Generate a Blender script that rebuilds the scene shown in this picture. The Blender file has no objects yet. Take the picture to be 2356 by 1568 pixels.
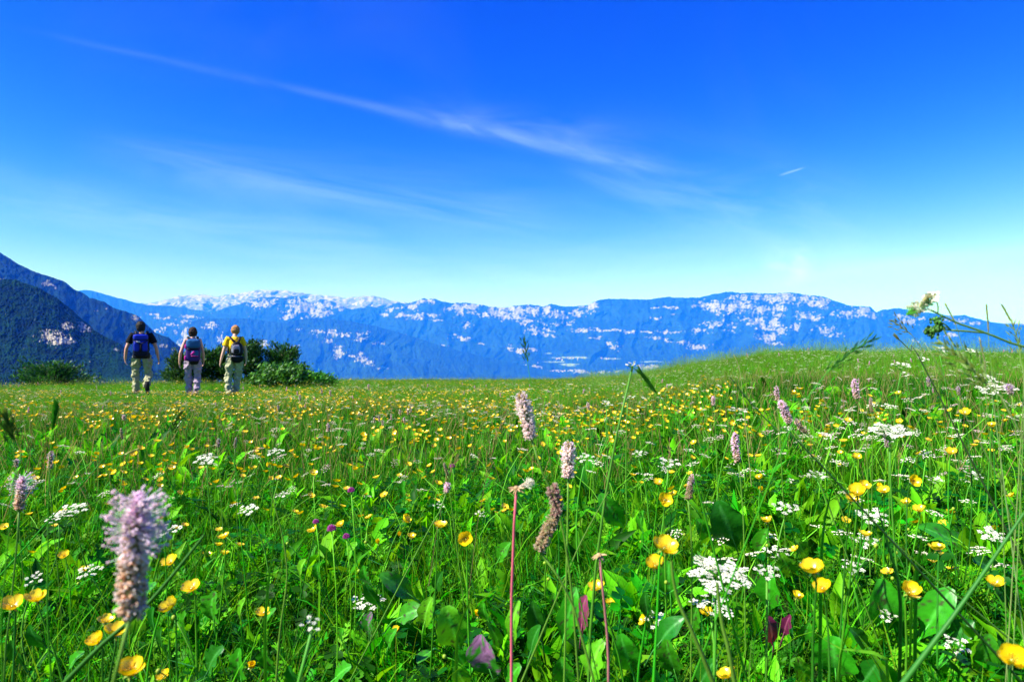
import bpy, math, random
import numpy as np
from mathutils import Vector, Matrix, Euler
from math import sin, cos, pi, radians, atan2, sqrt, exp

# ------------------------------------------------------------------ camera, sky, sun, exposure
SC = bpy.context.scene
C = SC.collection
F = 1570.67                      # focal length in units of a 2356 x 1568 picture
HC = 0.60                        # camera height above the meadow
PITCH = math.atan(16 / F)
cam_d = bpy.data.cameras.new('camera'); cam = bpy.data.objects.new('camera', cam_d); C.objects.link(cam)
cam_d.sensor_width = 36; cam_d.lens = 24.0; cam_d.clip_start = 0.03; cam_d.clip_end = 90000
cam.location = (0, 0, HC); cam.rotation_euler = (pi / 2 + PITCH, 0, 0)
cam_d.dof.use_dof = True; cam_d.dof.focus_distance = 2.2; cam_d.dof.aperture_fstop = 11
SC.camera = cam

SUN_EL, SUN_AZ = radians(46), radians(-113)     # azimuth from +Y (view direction) towards +X
sun_dir = Vector((sin(SUN_AZ) * cos(SUN_EL), cos(SUN_AZ) * cos(SUN_EL), sin(SUN_EL)))
sl = bpy.data.lights.new('sun', 'SUN'); sun = bpy.data.objects.new('sun', sl); C.objects.link(sun)
sl.energy = 5.0; sl.angle = radians(0.5); sl.color = (1.0, 0.96, 0.88)
sun.rotation_euler = sun_dir.to_track_quat('Z', 'Y').to_euler(); sun.location = (0, 0, 30)

SC.view_settings.view_transform = 'Standard'; SC.view_settings.look = 'None'
SC.view_settings.gamma = 1.0; SC.view_settings.use_curve_mapping = False
SC.view_settings.exposure = 1.15
SC.render.engine = 'CYCLES'
SC.cycles.max_bounces = 6; SC.cycles.diffuse_bounces = 2; SC.cycles.glossy_bounces = 2
SC.cycles.transmission_bounces = 3; SC.cycles.transparent_max_bounces = 4; SC.cycles.volume_bounces = 1
SC.cycles.use_denoising = True
SC.cycles.sample_clamp_indirect = 6

W = bpy.data.worlds.new('World'); SC.world = W; W.use_nodes = True
wn = W.node_tree; wn.nodes.clear()
class NB:
    """small node-tree writer"""
    def __init__(s, t): s.t = t
    def n(s, ty, **kw):
        nd = s.t.nodes.new(ty)
        for k, v in kw.items():
            if k == 'ins':
                for a, b in v.items():
                    if isinstance(b, bpy.types.NodeSocket): s.t.links.new(b, nd.inputs[a])
                    else: nd.inputs[a].default_value = b
            else: setattr(nd, k, v)
        return nd
    def m(s, op, a, b=None, c=None, clamp=False):
        nd = s.t.nodes.new('ShaderNodeMath'); nd.operation = op; nd.use_clamp = clamp
        for i, v in enumerate((a, b, c)):
            if v is None: continue
            if isinstance(v, bpy.types.NodeSocket): s.t.links.new(v, nd.inputs[i])
            else: nd.inputs[i].default_value = v
        return nd.outputs[0]
    def mix(s, f, a, b, mode='MIX'):
        nd = s.t.nodes.new('ShaderNodeMix'); nd.data_type = 'RGBA'; nd.blend_type = mode
        for i, v in ((0, f), (6, a), (7, b)):
            if isinstance(v, bpy.types.NodeSocket): s.t.links.new(v, nd.inputs[i])
            elif i == 0: nd.inputs[0].default_value = v
            else: nd.inputs[i].default_value = (*v, 1) if len(v) == 3 else v
        return nd.outputs[2]
    def noise(s, vec, scale, detail=3, rough=0.55, dist=0):
        nd = s.t.nodes.new('ShaderNodeTexNoise')
        if vec is not None: s.t.links.new(vec, nd.inputs['Vector'])
        nd.inputs['Scale'].default_value = scale; nd.inputs['Detail'].default_value = detail
        nd.inputs['Roughness'].default_value = rough; nd.inputs['Distortion'].default_value = dist
        return nd.outputs[0]
    def ss(s, x, a, b):
        nd = s.t.nodes.new('ShaderNodeMapRange'); nd.interpolation_type = 'SMOOTHSTEP'
        s.t.links.new(x, nd.inputs[0]); nd.inputs[1].default_value = a; nd.inputs[2].default_value = b
        return nd.outputs[0]
    def link(s, a, b): s.t.links.new(a, b)

b = NB(wn)
sky = b.n('ShaderNodeTexSky', sky_type='NISHITA', sun_disc=False, sun_elevation=SUN_EL, sun_rotation=SUN_AZ,
          altitude=1200, air_density=1.0, dust_density=0.3, ozone_density=3.0)
# film-like saturation of the daylight sky: one even curve per channel
sep = b.n('ShaderNodeSeparateColor', ins={0: sky.outputs[0]})
SKY_CURVE = ((0.017, 4.8, 4.6), (0.066, 2.85, 20.0), (2.95, 0.35, 60.0))
SKY_STRENGTH = 0.081
ch = []
for i, (k, p, cap) in enumerate(SKY_CURVE):
    xx = b.m('MULTIPLY', b.m('POWER', sep.outputs[i], p), k)
    ch.append(b.m('DIVIDE', xx, b.m('ADD', 1.0, b.m('DIVIDE', xx, cap))))
skyc = b.n('ShaderNodeCombineColor', ins={0: ch[0], 1: ch[1], 2: ch[2]})
# thin cirrus: streaks lying along great circles of the sky
tc = b.n('ShaderNodeTexCoord')
sx = b.n('ShaderNodeSeparateXYZ', ins={0: tc.outputs['Generated']})
yy = b.m('MAXIMUM', sx.outputs[1], 0.08)
gx = b.m('DIVIDE', sx.outputs[0], yy); gz = b.m('DIVIDE', sx.outputs[2], yy)
front = b.ss(sx.outputs[1], 0.05, 0.3)
def skyline(u, v): return ((u - 1178) / F, (800 - v) / F)
def streak(p0, p1, w0, w1, amp, ns, stretch, fade=0.25, seed=0.0, up=1.0):
    (x0, z0), (x1, z1) = skyline(*p0), skyline(*p1)
    L = sqrt((x1 - x0) ** 2 + (z1 - z0) ** 2); tx, tz = (x1 - x0) / L, (z1 - z0) / L
    dx = b.m('SUBTRACT', gx, x0); dz = b.m('SUBTRACT', gz, z0)
    al = b.m('ADD', b.m('MULTIPLY', dx, tx), b.m('MULTIPLY', dz, tz))
    ac = b.m('SUBTRACT', b.m('MULTIPLY', dz, tx), b.m('MULTIPLY', dx, tz))
    cv = b.n('ShaderNodeCombineXYZ', ins={0: b.m('MULTIPLY', al, stretch), 1: ac, 2: seed})
    nz = b.noise(cv.outputs[0], ns, 4, 0.6, 0.6)
    wob = b.m('MULTIPLY', b.m('SUBTRACT', b.noise(cv.outputs[0], ns * 0.35, 2), 0.5), w0 * 1.2)
    ac2 = b.m('ADD', ac, wob)
    t = b.m('DIVIDE', al, L, clamp=False)
    w = b.m('MAXIMUM', b.m('ADD', w0, b.m('MULTIPLY', t, w1 - w0)), 0.001)
    q = b.m('DIVIDE', ac2, w)
    g = b.m('EXPONENT', b.m('MULTIPLY', b.m('MULTIPLY', q, q), -1.0))
    env = b.m('MULTIPLY', b.ss(t, 0.0, fade), b.m('SUBTRACT', 1.0, b.ss(t, 1 - fade, 1.0)))
    r = b.m('MULTIPLY', b.m('MULTIPLY', g, env), b.ss(nz, 0.25, 0.75))
    return b.m('MULTIPLY', r, amp)
parts = [
    streak((-150, 20), (1700, 430), 0.004, 0.009, 0.07, 22, 0.16, 0.35, 1.0),
    streak((760, 222), (1640, 415), 0.007, 0.015, 0.19, 34, 0.22, 0.3, 2.0),
    streak((860, 230), (1560, 350), 0.022, 0.024, 0.11, 26, 0.30, 0.35, 12.0),
    streak((100, 330), (1500, 540), 0.030, 0.055, 0.20, 16, 0.12, 0.3, 3.0),
    streak((-300, 400), (1200, 620), 0.040, 0.050, 0.20, 15, 0.22, 0.3, 4.0),
    streak((1000, 590), (1500, 690), 0.008, 0.012, 0.30, 9, 0.2, 0.3, 5.0),
    streak((1250, 340), (2100, 580), 0.05, 0.06, 0.20, 15, 0.3, 0.3, 6.0),
    streak((1700, 655), (2600, 545), 0.008, 0.016, 0.28, 10, 0.2, 0.25, 7.0),
    streak((1740, 612), (1890, 606), 0.020, 0.026, 0.9, 18, 0.7, 0.4, 8.0),
    streak((1788, 405), (1858, 383), 0.0018, 0.0012, 0.32, 30, 0.2, 0.3, 9.0),
    streak((1750, 590), (2500, 660), 0.014, 0.02, 0.18, 10, 0.2, 0.25, 10.0),
    streak((-100, 640), (2500, 600), 0.045, 0.045, 0.22, 12, 0.12, 0.3, 11.0)]
cl = parts[0]
for p in parts[1:]: cl = b.m('ADD', cl, p)
# the same thin veil goes on over the rest of the sky
veil = b.m('MULTIPLY', b.ss(b.noise(tc.outputs['Generated'], 2.2, 5, 0.6, 0.8), 0.5, 0.9), 0.03)
cl = b.m('ADD', b.m('MULTIPLY', cl, front), veil, clamp=True)
skyf = b.mix(cl, skyc.outputs[0], (5.0, 7.0, 8.6))
bg = b.n('ShaderNodeBackground', ins={'Color': skyf, 'Strength': SKY_STRENGTH})
wo = b.n('ShaderNodeOutputWorld', ins={0: bg.outputs[0]})

# ------------------------------------------------------------------ helpers
rng = np.random.default_rng(7); random.seed(7)
cp, sp = cos(PITCH), sin(PITCH)
def P(u, v, d):
    """point seen at (u, v) of a 2356 x 1568 frame, at forward distance d"""
    a, bb = (u - 1178) / F, (784 - v) / F
    return Vector((a * d, d * (cp - bb * sp), HC + d * (bb * cp + sp)))
def Pn(u, v, d):
    a, bb = (u - 1178) / F, (784 - v) / F
    return np.stack([a * d, d * (cp - bb * sp), HC + d * (bb * cp + sp)], -1)

def _h(ix, iy, s):
    n = (ix.astype(np.int64) * 374761393 + iy.astype(np.int64) * 668265263 + s * 974634777) & 0xffffffff
    n = ((n ^ (n >> 13)) * 1274126177) & 0xffffffff
    return ((n ^ (n >> 16)) & 0xffffff) / float(0xffffff)
def vn(x, y, s=0):
    x = np.asarray(x, float); y = np.asarray(y, float)
    ix, iy = np.floor(x), np.floor(y); fx, fy = x - ix, y - iy
    fx = fx * fx * (3 - 2 * fx); fy = fy * fy * (3 - 2 * fy)
    a = _h(ix, iy, s) * (1 - fx) + _h(ix + 1, iy, s) * fx
    c = _h(ix, iy + 1, s) * (1 - fx) + _h(ix + 1, iy + 1, s) * fx
    return a * (1 - fy) + c * fy
def fbm(x, y, s=0, o=5, g=0.5, l=2.03):
    t = 0; a = 1; n = 0
    for i in range(o):
        t = t + a * vn(x, y, s + i * 17); n += a; a *= g; x = x * l + 3.1; y = y * l + 1.7
    return t / n
def sst(x, a, c):
    t = np.clip((x - a) / (c - a), 0, 1); return t * t * (3 - 2 * t)

def mesh_from(name, V, Fc, mat=None, parent=None, smooth=False, col=None, attrs=None, mats=None, mi=None, link=True):
    me = bpy.data.meshes.new(name)
    V = np.asarray(V, dtype=np.float32)
    if isinstance(Fc, np.ndarray):
        nf, k = Fc.shape
        me.vertices.add(len(V)); me.vertices.foreach_set('co', V.ravel())
        me.loops.add(nf * k); me.polygons.add(nf)
        me.loops.foreach_set('vertex_index', Fc.astype(np.int32).ravel())
        me.polygons.foreach_set('loop_start', np.arange(0, nf * k, k, dtype=np.int32))
        try: me.polygons.foreach_set('loop_total', np.full(nf, k, dtype=np.int32))
        except Exception: pass
        me.update(calc_edges=True)
    else:
        me.from_pydata(V.tolist(), [], Fc); me.update()
    if smooth: me.polygons.foreach_set('use_smooth', np.ones(len(me.polygons), bool))
    if col is not None:
        at = me.color_attributes.new('Col', 'FLOAT_COLOR', 'POINT')
        cc = np.ones((len(V), 4), np.float32); cc[:, :3] = col
        at.data.foreach_set('color', cc.ravel())
    for k, v in (attrs or {}).items():
        at = me.attributes.new(k, 'FLOAT', 'POINT'); at.data.foreach_set('value', np.asarray(v, np.float32).ravel())
    for m in (mats or ([mat] if mat else [])): me.materials.append(m)
    if mi is not None: me.polygons.foreach_set('material_index', np.asarray(mi, np.int32))
    if not link: return bpy.data.objects.new(name, me)
    o = bpy.data.objects.new(name, me); C.objects.link(o)
    if parent: o.parent = parent
    return o
def tag(o, label=None, cat=None, group=None, kind=None):
    if label: o['label'] = label
    if cat: o['category'] = cat
    if group: o['group'] = group
    if kind: o['kind'] = kind
    return o
def thing(name, label, cat, loc=(0, 0, 0), rz=0, group=None):
    o = bpy.data.objects.new(name, None); C.objects.link(o); o.location = loc; o.rotation_euler = (0, 0, rz)
    o.empty_display_size = 0.05
    return tag(o, label, cat, group)
def put(name, me, parent=None, loc=(0, 0, 0), rot=(0, 0, 0), s=1.0):
    """another object of the same mesh"""
    o = bpy.data.objects.new(name, me); C.objects.link(o)
    if parent: o.parent = parent
    o.location = loc; o.rotation_euler = rot; o.scale = (s, s, s) if not hasattr(s, '__len__') else s
    return o

class MB:
    """collects coloured geometry for one mesh"""
    def __init__(s): s.v = []; s.f = []; s.c = []
    def add(s, V, Fc, col):
        o = len(s.v)
        V = [tuple(p) for p in V]
        s.v += V; s.f += [tuple(i + o for i in f) for f in Fc]
        if hasattr(col[0], '__len__'): s.c += [tuple(c) for c in col]
        else: s.c += [tuple(col)] * len(V)
    def tube(s, pts, rad, col, n=5, cap=True):
        pts = [Vector(p) for p in pts]; m = len(pts)
        if not hasattr(rad, '__len__'): rad = [rad] * m
        V = []; cols = []
        t0 = (pts[1] - pts[0]).normalized()
        ref = Vector((1, 0, 0)) if abs(t0.x) < 0.8 else Vector((0, 1, 0))
        for i, p in enumerate(pts):
            t = (pts[min(i + 1, m - 1)] - pts[max(i - 1, 0)]).normalized()
            a = (ref - t * ref.dot(t)).normalized(); bb = t.cross(a); ref = a
            for k in range(n):
                an = 2 * pi * k / n
                V.append(p + (a * cos(an) + bb * sin(an)) * rad[i])
                cols.append(col[i] if hasattr(col[0], '__len__') else col)
        Fc = [(i * n + k, i * n + (k + 1) % n, (i + 1) * n + (k + 1) % n, (i + 1) * n + k) for i in range(m - 1) for k in range(n)]
        if cap: Fc += [tuple(range(n - 1, -1, -1)), tuple(range((m - 1) * n, m * n))]
        s.add(V, Fc, cols)
    def blob(s, c, r, col, ax=(1, 1, 1), rot=None, nu=6, nv=4):
        V = []; c = Vector(c)
        for j in range(1, nv):
            th = pi * j / nv
            for i in range(nu):
                ph = 2 * pi * i / nu
                V.append(Vector((sin(th) * cos(ph) * ax[0], sin(th) * sin(ph) * ax[1], cos(th) * ax[2])) * r)
        V += [Vector((0, 0, r * ax[2])), Vector((0, 0, -r * ax[2]))]
        if rot is not None: V = [rot @ p for p in V]
        V = [p + c for p in V]; T = (nv - 1) * nu
        Fc = [(j * nu + i, (j + 1) * nu + i, (j + 1) * nu + (i + 1) % nu, j * nu + (i + 1) % nu) for j in range(nv - 2) for i in range(nu)]
        Fc += [(T, i, (i + 1) % nu) for i in range(nu)] + [(T + 1, (nv - 2) * nu + (i + 1) % nu, (nv - 2) * nu + i) for i in range(nu)]
        s.add(V, Fc, col)
    def ribbon(s, pts, wid, side, col, col2=None, fold=0.0):
        """flat blade along pts; side = width direction; fold raises the edges into a V"""
        pts = [Vector(p) for p in pts]; m = len(pts); V = []; cc = []
        side = Vector(side).normalized(); col2 = col2 or col
        for i, p in enumerate(pts):
            t = (pts[min(i + 1, m - 1)] - pts[max(i - 1, 0)]).normalized()
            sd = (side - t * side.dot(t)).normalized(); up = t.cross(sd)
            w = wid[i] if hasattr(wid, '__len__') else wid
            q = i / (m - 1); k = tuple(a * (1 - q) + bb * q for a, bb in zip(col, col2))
            if fold:
                V += [p - sd * w * .5 + up * w * fold, p, p + sd * w * .5 + up * w * fold]; cc += [k] * 3
            else: V += [p - sd * w * .5, p + sd * w * .5]; cc += [k] * 2
        if fold: Fc = [q for i in range(m - 1) for q in ((3 * i, 3 * i + 1, 3 * i + 4, 3 * i + 3), (3 * i + 1, 3 * i + 2, 3 * i + 5, 3 * i + 4))]
        else: Fc = [(2 * i, 2 * i + 1, 2 * i + 3, 2 * i + 2) for i in range(m - 1)]
        s.add(V, Fc, cc)
    def build(s, name, mat, parent=None, smooth=True, link=True):
        return mesh_from(name, np.array(s.v), s.f, mat, parent, smooth, col=np.array(s.c), link=link)

# ------------------------------------------------------------------ materials
def new_mat(name):
    m = bpy.data.materials.new(name); m.use_nodes = True; m.node_tree.nodes.clear(); return m, NB(m.node_tree)
def veg_mat(name, rough=0.5, trans=0.3, var=0.25, spec=0.35, coat=0.0, hue=0.02, tscale=60, bump=0.0, tb=1.0):
    m, q = new_mat(name)
    at = q.n('ShaderNodeAttribute', attribute_name='Col')
    oi = q.n('ShaderNodeObjectInfo')
    co = q.n('ShaderNodeTexCoord')
    nz = q.noise(co.outputs['Object'], tscale, 3)
    val = q.m('ADD', 1 - var, q.m('MULTIPLY', oi.outputs['Random'], 2 * var))
    val = q.m('MULTIPLY', val, q.m('ADD', 0.72, q.m('MULTIPLY', nz, 0.56)))
    hs = q.n('ShaderNodeHueSaturation', ins={'Color': at.outputs['Color'], 'Value': val,
             'Hue': q.m('ADD', 0.5 - hue / 2, q.m('MULTIPLY', oi.outputs['Random'], hue))})
    pr = q.n('ShaderNodeBsdfPrincipled', ins={'Base Color': hs.outputs[0], 'Roughness': rough, 'Specular IOR Level': spec})
    if coat: pr.inputs['Coat Weight'].default_value = coat; pr.inputs['Coat Roughness'].default_value = 0.15
    if bump:
        bp = q.n('ShaderNodeBump', ins={'Strength': bump, 'Distance': 0.004, 'Height': nz}); q.link(bp.outputs[0], pr.inputs['Normal'])
    if trans:
        tr = q.n('ShaderNodeBsdfTranslucent', ins={'Color': q.mix(1.0, hs.outputs[0], (1.5 * tb, 1.25 * tb, 0.4 * tb), 'MULTIPLY')})
        mx = q.n('ShaderNodeMixShader', ins={0: trans, 1: pr.outputs[0], 2: tr.outputs[0]}); out = mx.outputs[0]
    else: out = pr.outputs[0]
    q.n('ShaderNodeOutputMaterial', ins={0: out}); return m
M_GRASS = veg_mat('grass', 0.5, 0.40, 0.30, 0.10, hue=0.03)
M_LEAF = veg_mat('leaf', 0.42, 0.22, 0.12, 0.45, hue=0.01, tscale=45, bump=0.5)
M_PETAL = veg_mat('yellow_petal', 0.30, 0.25, 0.06, 0.5, coat=0.5, hue=0.008, tscale=90, tb=0.9)
M_WHITE = veg_mat('pale_flower', 0.6, 0.30, 0.05, 0.2, hue=0.0)
M_STEM = veg_mat('stem', 0.55, 0.0, 0.12, 0.3)
M_NEEDLE = veg_mat('needles', 0.5, 0.15, 0.2, 0.3, tscale=3)
G_COL = (0.034, 0.260, 0.003); G_LT = (0.125, 0.43, 0.006); G_DK = (0.008, 0.095, 0.003); G_YE = (0.17, 0.34, 0.012)  # light and dark greens set apart to paint in stronger sun contrast
STRAW = (0.36, 0.28, 0.11)

def plain(name, colr, rough=0.8, var=0.25, scale=8, spec=0.2, bump=0.3, bd=0.01, metal=0):
    m, q = new_mat(name); co = q.n('ShaderNodeTexCoord')
    nz = q.noise(co.outputs['Object'], scale, 5, 0.6)
    c = q.mix(nz, tuple(x * (1 - var) for x in colr), tuple(min(1, x * (1 + var)) for x in colr))
    pr = q.n('ShaderNodeBsdfPrincipled', ins={'Base Color': c, 'Roughness': rough, 'Specular IOR Level': spec})
    bp = q.n('ShaderNodeBump', ins={'Strength': bump, 'Distance': bd, 'Height': nz}); q.link(bp.outputs[0], pr.inputs['Normal'])
    q.n('ShaderNodeOutputMaterial', ins={0: pr.outputs[0]}); return m

# ------------------------------------------------------------------ the meadow and the valley below it
RIM_U = np.array([-400, 0, 250, 400, 700, 1000, 1178, 1300, 1450, 1520, 1600, 1700, 1760, 1850, 2000, 2100, 2356, 2800])
RIM_V = np.array([902, 898, 890, 888, 880, 878, 878, 877, 870, 857, 842, 827, 816, 813, 816, 812, 818, 824])
RIM_D = np.array([20, 20, 21, 22, 24, 27, 27, 26, 24, 22, 20, 19, 18, 18, 18, 18, 18, 18.0])
TH = np.arctan((RIM_U - 1178) / F)
def ground(x, y):
    x = np.asarray(x, float); y = np.asarray(y, float)
    r = np.hypot(x, y) + 1e-9; th = np.arctan2(x, y)
    R = np.interp(th, TH, RIM_D); V = np.interp(th, TH, RIM_V)
    Z = HC - (V - 800) / F * R * np.cos(np.clip(th, -0.9, 0.9))
    s = np.clip(r / R, 0, 1)
    z = Z * s ** np.where(Z < 0, 1.0, 1.3)
    q = np.clip(r - R, 0, None)
    down = np.where(q < 9, 0.038 * q * q, 3.08 + 0.684 * (q - 9))
    z = z - down - 0.09 * np.exp(-(((x + 6.6) / 3.2) ** 2 + ((y - 14.8) / 2.2) ** 2))
    z = z + 0.05 * (vn(x * 0.9 + 50, y * 0.9 + 50, 3) - 0.5) + 0.02 * (vn(x * 4 + 50, y * 4 + 50, 5) - 0.5)
    floor = -575 + 14 * vn(x / 900 + 40, y / 900 + 40, 9)
    return np.maximum(z, floor) + np.where(z < floor, 0, 0)
def gz1(x, y): return float(ground(np.array([x]), np.array([y]))[0])

def build_ground():
    rr = np.concatenate([[0.0], np.linspace(0.25, 40, 200), 40 * np.exp(np.linspace(0.02, np.log(38000 / 40), 90))])
    aa = np.radians(np.concatenate([np.linspace(-180, -50, 40)[:-1], np.linspace(-50, 50, 220), np.linspace(50, 180, 40)[1:-1]]))
    A, R = np.meshgrid(aa, rr)
    X, Y = R * np.sin(A), R * np.cos(A); Z = ground(X, Y)
    V = np.stack([X, Y, Z], -1).reshape(-1, 3); na, nr = len(aa), len(rr)
    i, j = np.meshgrid(np.arange(nr - 1), np.arange(na), indexing='ij'); j2 = (j + 1) % na
    Fc = np.stack([i * na + j, i * na + j2, (i + 1) * na + j2, (i + 1) * na + j], -1).reshape(-1, 4)[:, ::-1]
    m, q = new_mat('meadow_soil'); co = q.n('ShaderNodeTexCoord')
    n1 = q.noise(co.outputs['Object'], 30, 5, 0.7); n2 = q.noise(co.outputs['Object'], 0.004, 6, 0.6); n3 = q.noise(co.outputs['Object'], 2.0, 4)
    near = q.mix(n1, (0.008, 0.016, 0.004), (0.016, 0.034, 0.006)); near = q.mix(q.ss(n3, .4, .7), near, (0.012, 0.045, 0.004))
    vor = q.n('ShaderNodeTexVoronoi', ins={'Vector': co.outputs['Object'], 'Scale': 0.004})
    far = q.mix(q.m('MULTIPLY', q.ss(n2, 0.42, 0.6), 0.8), (0.03, 0.08, 0.025), q.mix(0.5, vor.outputs['Color'], (0.14, 0.22, 0.07), 'MULTIPLY'))
    pos = q.n('ShaderNodeSeparateXYZ', ins={0: co.outputs['Object']})
    cc = q.mix(q.ss(pos.outputs[2], -500, -300), far, near)
    pr = q.n('ShaderNodeBsdfPrincipled', ins={'Base Color': cc, 'Roughness': 0.95, 'Specular IOR Level': 0.1})
    q.n('ShaderNodeOutputMaterial', ins={0: pr.outputs[0]})
    o = mesh_from('ground', V, Fc, m, smooth=True); o['kind'] = 'structure'
build_ground()

# ------------------------------------------------------------------ mountains
def crop_pts(L, ox, oy, k): return [(ox + x * k, oy + y * k) for x, y in L]
K3 = 0.2558
main_sil = [(-500, 735), (380, 735), (430, 730), (480, 722)] + crop_pts([(-320, 330), (-150, 270), (0, 230), (60, 210), (200, 190), (320, 200), (410, 185), (450, 195), (520, 235), (560, 260), (640, 210), (760, 240), (860, 290), (920, 310), (1000, 290), (1100, 285), (1180, 305), (1240, 290), (1320, 245), (1400, 255), (1480, 235), (1560, 210), (1600, 215), (1660, 205), (1730, 235), (1850, 250), (1960, 245), (2070, 260), (2150, 280), (2280, 295)], 575, 632.7, K3) \
    + crop_pts([(0, 290), (140, 262), (250, 275), (290, 290), (350, 262), (430, 275), (560, 290), (700, 270), (770, 235), (820, 218), (1000, 218), (1200, 225), (1400, 203), (1600, 203), (1720, 205), (1850, 175), (2000, 152), (2060, 155), (2100, 165), (2200, 160)], 1178, 632.7, .25) \
    + crop_pts([(0, 165), (180, 158), (350, 175), (500, 195), (620, 240), (750, 280), (880, 280), (940, 290), (1000, 345), (1050, 320), (1150, 303), (1300, 318), (1500, 350), (1700, 375), (1800, 368), (1950, 410), (2100, 440), (2250, 455), (2356, 455)], 1767, 632.7, .25) + [(2500, 752), (2700, 740), (2950, 760)]
foot_sil = [(380, 830), (405, 790), (430, 742), (470, 732), (540, 731), (600, 736), (650, 742), (700, 733), (750, 732), (800, 738), (860, 748), (930, 768), (1000, 790), (1080, 812), (1160, 830), (1260, 850), (1340, 872)]
green_sil = [(-700, 600), (-300, 615), (0, 641), (37, 643), (87, 660), (125, 682), (162, 712), (190, 742), (217, 760), (250, 777), (287, 797), (330, 838), (370, 866), (420, 892)]
blue_sil = [(-700, 420), (-300, 480), (-100, 545), (0, 582), (37, 604), (75, 624), (112, 634), (150, 648), (170, 664), (190, 672), (205, 684), (240, 694), (260, 708), (287, 716), (317, 726), (335, 744), (355, 764), (385, 774), (412, 797), (432, 850), (450, 885)]
pale_sil = [(60, 700), (130, 676), (185, 668), (210, 668), (240, 675), (270, 684), (300, 692), (340, 702), (380, 702), (420, 707), (470, 716), (520, 722), (600, 735)]
snow_sil = [(120, 705), (250, 700), (340, 697), (380, 688), (420, 680), (470, 677), (500, 681), (550, 673), (600, 667), (650, 668), (700, 674), (740, 678), (790, 683), (860, 681), (900, 689), (950, 698), (1100, 706), (1500, 712), (2200, 740), (2300, 741), (2380, 744), (2900, 745)]

# bare rock faces: (u, v, half width, half height, weight)
def c3(x, y, a, c): return (575 + x * K3, 632.7 + y * K3, a * K3, c * K3)
def c4(x, y, a, c): return (1178 + x * .25, 632.7 + y * .25, a * .25, c * .25)
def c5(x, y, a, c): return (1767 + x * .25, 632.7 + y * .25, a * .25, c * .25)
rock_main = [c3(120, 250, 120, 40), c3(430, 290, 110, 90), c3(560, 300, 130, 70), c3(330, 370, 60, 25), c3(680, 270, 70, 40), c3(800, 280, 60, 25), c3(640, 350, 60, 25),
    c3(1210, 360, 35, 18), c3(1290, 300, 50, 25), c3(1360, 360, 40, 22), c3(1450, 280, 60, 30), c3(1560, 230, 80, 22), c3(1520, 370, 90, 26), c3(1640, 360, 70, 14), c3(1800, 300, 70, 20), c3(1880, 300, 40, 60),
    c3(1980, 280, 90, 40), c3(2010, 330, 60, 20), c3(1940, 450, 50, 28), c3(1700, 405, 45, 12), c3(2120, 360, 40, 25), c3(2220, 330, 80, 50), c3(2300, 370, 70, 35), c3(2310, 320, 50, 40), c3(1830, 550, 60, 14), c3(1930, 570, 45, 20),
    c3(1380, 590, 70, 26), c3(1170, 620, 60, 22), c3(1260, 590, 40, 18), c3(1500, 600, 20, 20), c3(1700, 640, 80, 16), c3(2330, 660, 35, 22), c3(2090, 620, 30, 8),
    c4(60, 340, 90, 50), c4(180, 330, 100, 40), c4(60, 395, 60, 22), c4(320, 330, 60, 45), c4(400, 360, 70, 35), c4(480, 385, 50, 18), c4(600, 345, 90, 30), c4(720, 300, 80, 30), c4(760, 268, 40, 12), c4(170, 430, 80, 22), c4(540, 440, 50, 18),
    c4(430, 450, 40, 15), c4(250, 500, 120, 35), c4(350, 555, 80, 16), c4(650, 510, 90, 22), c4(780, 505, 80, 12), c4(950, 508, 110, 11), c4(1100, 525, 90, 8), c4(1250, 525, 60, 8), c4(1400, 520, 70, 14), c4(1530, 518, 60, 8), c4(1720, 520, 80, 16), c4(1460, 300, 70, 8), c4(1310, 302, 40, 5),
    c4(1860, 460, 80, 30), c4(1990, 480, 80, 40), c4(1940, 415, 25, 12), c4(1480, 358, 30, 7), c4(940, 660, 60, 26), c4(900, 632, 30, 10), c4(770, 577, 60, 6), c4(1330, 580, 60, 12), c4(1430, 600, 60, 16), c4(1600, 625, 90, 20), c4(1700, 655, 90, 22), c4(1330, 398, 40, 8),
    c4(1850, 270, 110, 40), c4(1980, 310, 120, 50), c4(1760, 280, 90, 14), c4(2120, 280, 120, 60), c4(2260, 320, 100, 40), c4(2120, 205, 60, 20), c4(2010, 215, 50, 16), c4(2290, 200, 80, 40), c4(2250, 420, 90, 40), c4(2150, 400, 50, 25), c4(2330, 480, 60, 40), c4(2300, 570, 50, 26),
    c5(60, 210, 90, 45), c5(200, 210, 110, 50), c5(120, 330, 40, 60), c5(100, 300, 60, 40), c5(60, 440, 40, 60), c5(120, 500, 50, 30), c5(40, 570, 60, 35), c5(60, 620, 80, 20), c5(360, 230, 110, 45), c5(500, 240, 90, 45), c5(460, 280, 70, 18), c5(320, 370, 70, 35), c5(420, 390, 60, 20), c5(580, 360, 30, 10),
    c5(740, 350, 90, 35), c5(860, 340, 90, 40), c5(960, 370, 50, 26), c5(900, 310, 50, 16), c5(540, 500, 90, 30), c5(620, 540, 60, 20), c5(450, 460, 30, 14), c5(260, 480, 30, 30),
    c5(1210, 385, 50, 30), c5(1300, 420, 80, 40), c5(1420, 390, 60, 14), c5(1700, 420, 90, 22), c5(1900, 440, 60, 16), c5(1680, 550, 60, 18), c5(1480, 500, 40, 14), c5(1350, 600, 30, 10),
    c4(120, 850, 40, 30), c4(225, 855, 40, 28), c4(420, 885, 180, 7), c4(660, 892, 90, 12), c4(830, 885, 60, 12), c4(980, 885, 30, 9), c4(1250, 850, 90, 24), c4(100, 680, 80, 20), c4(200, 690, 30, 14), c4(60, 700, 40, 15)]
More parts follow.
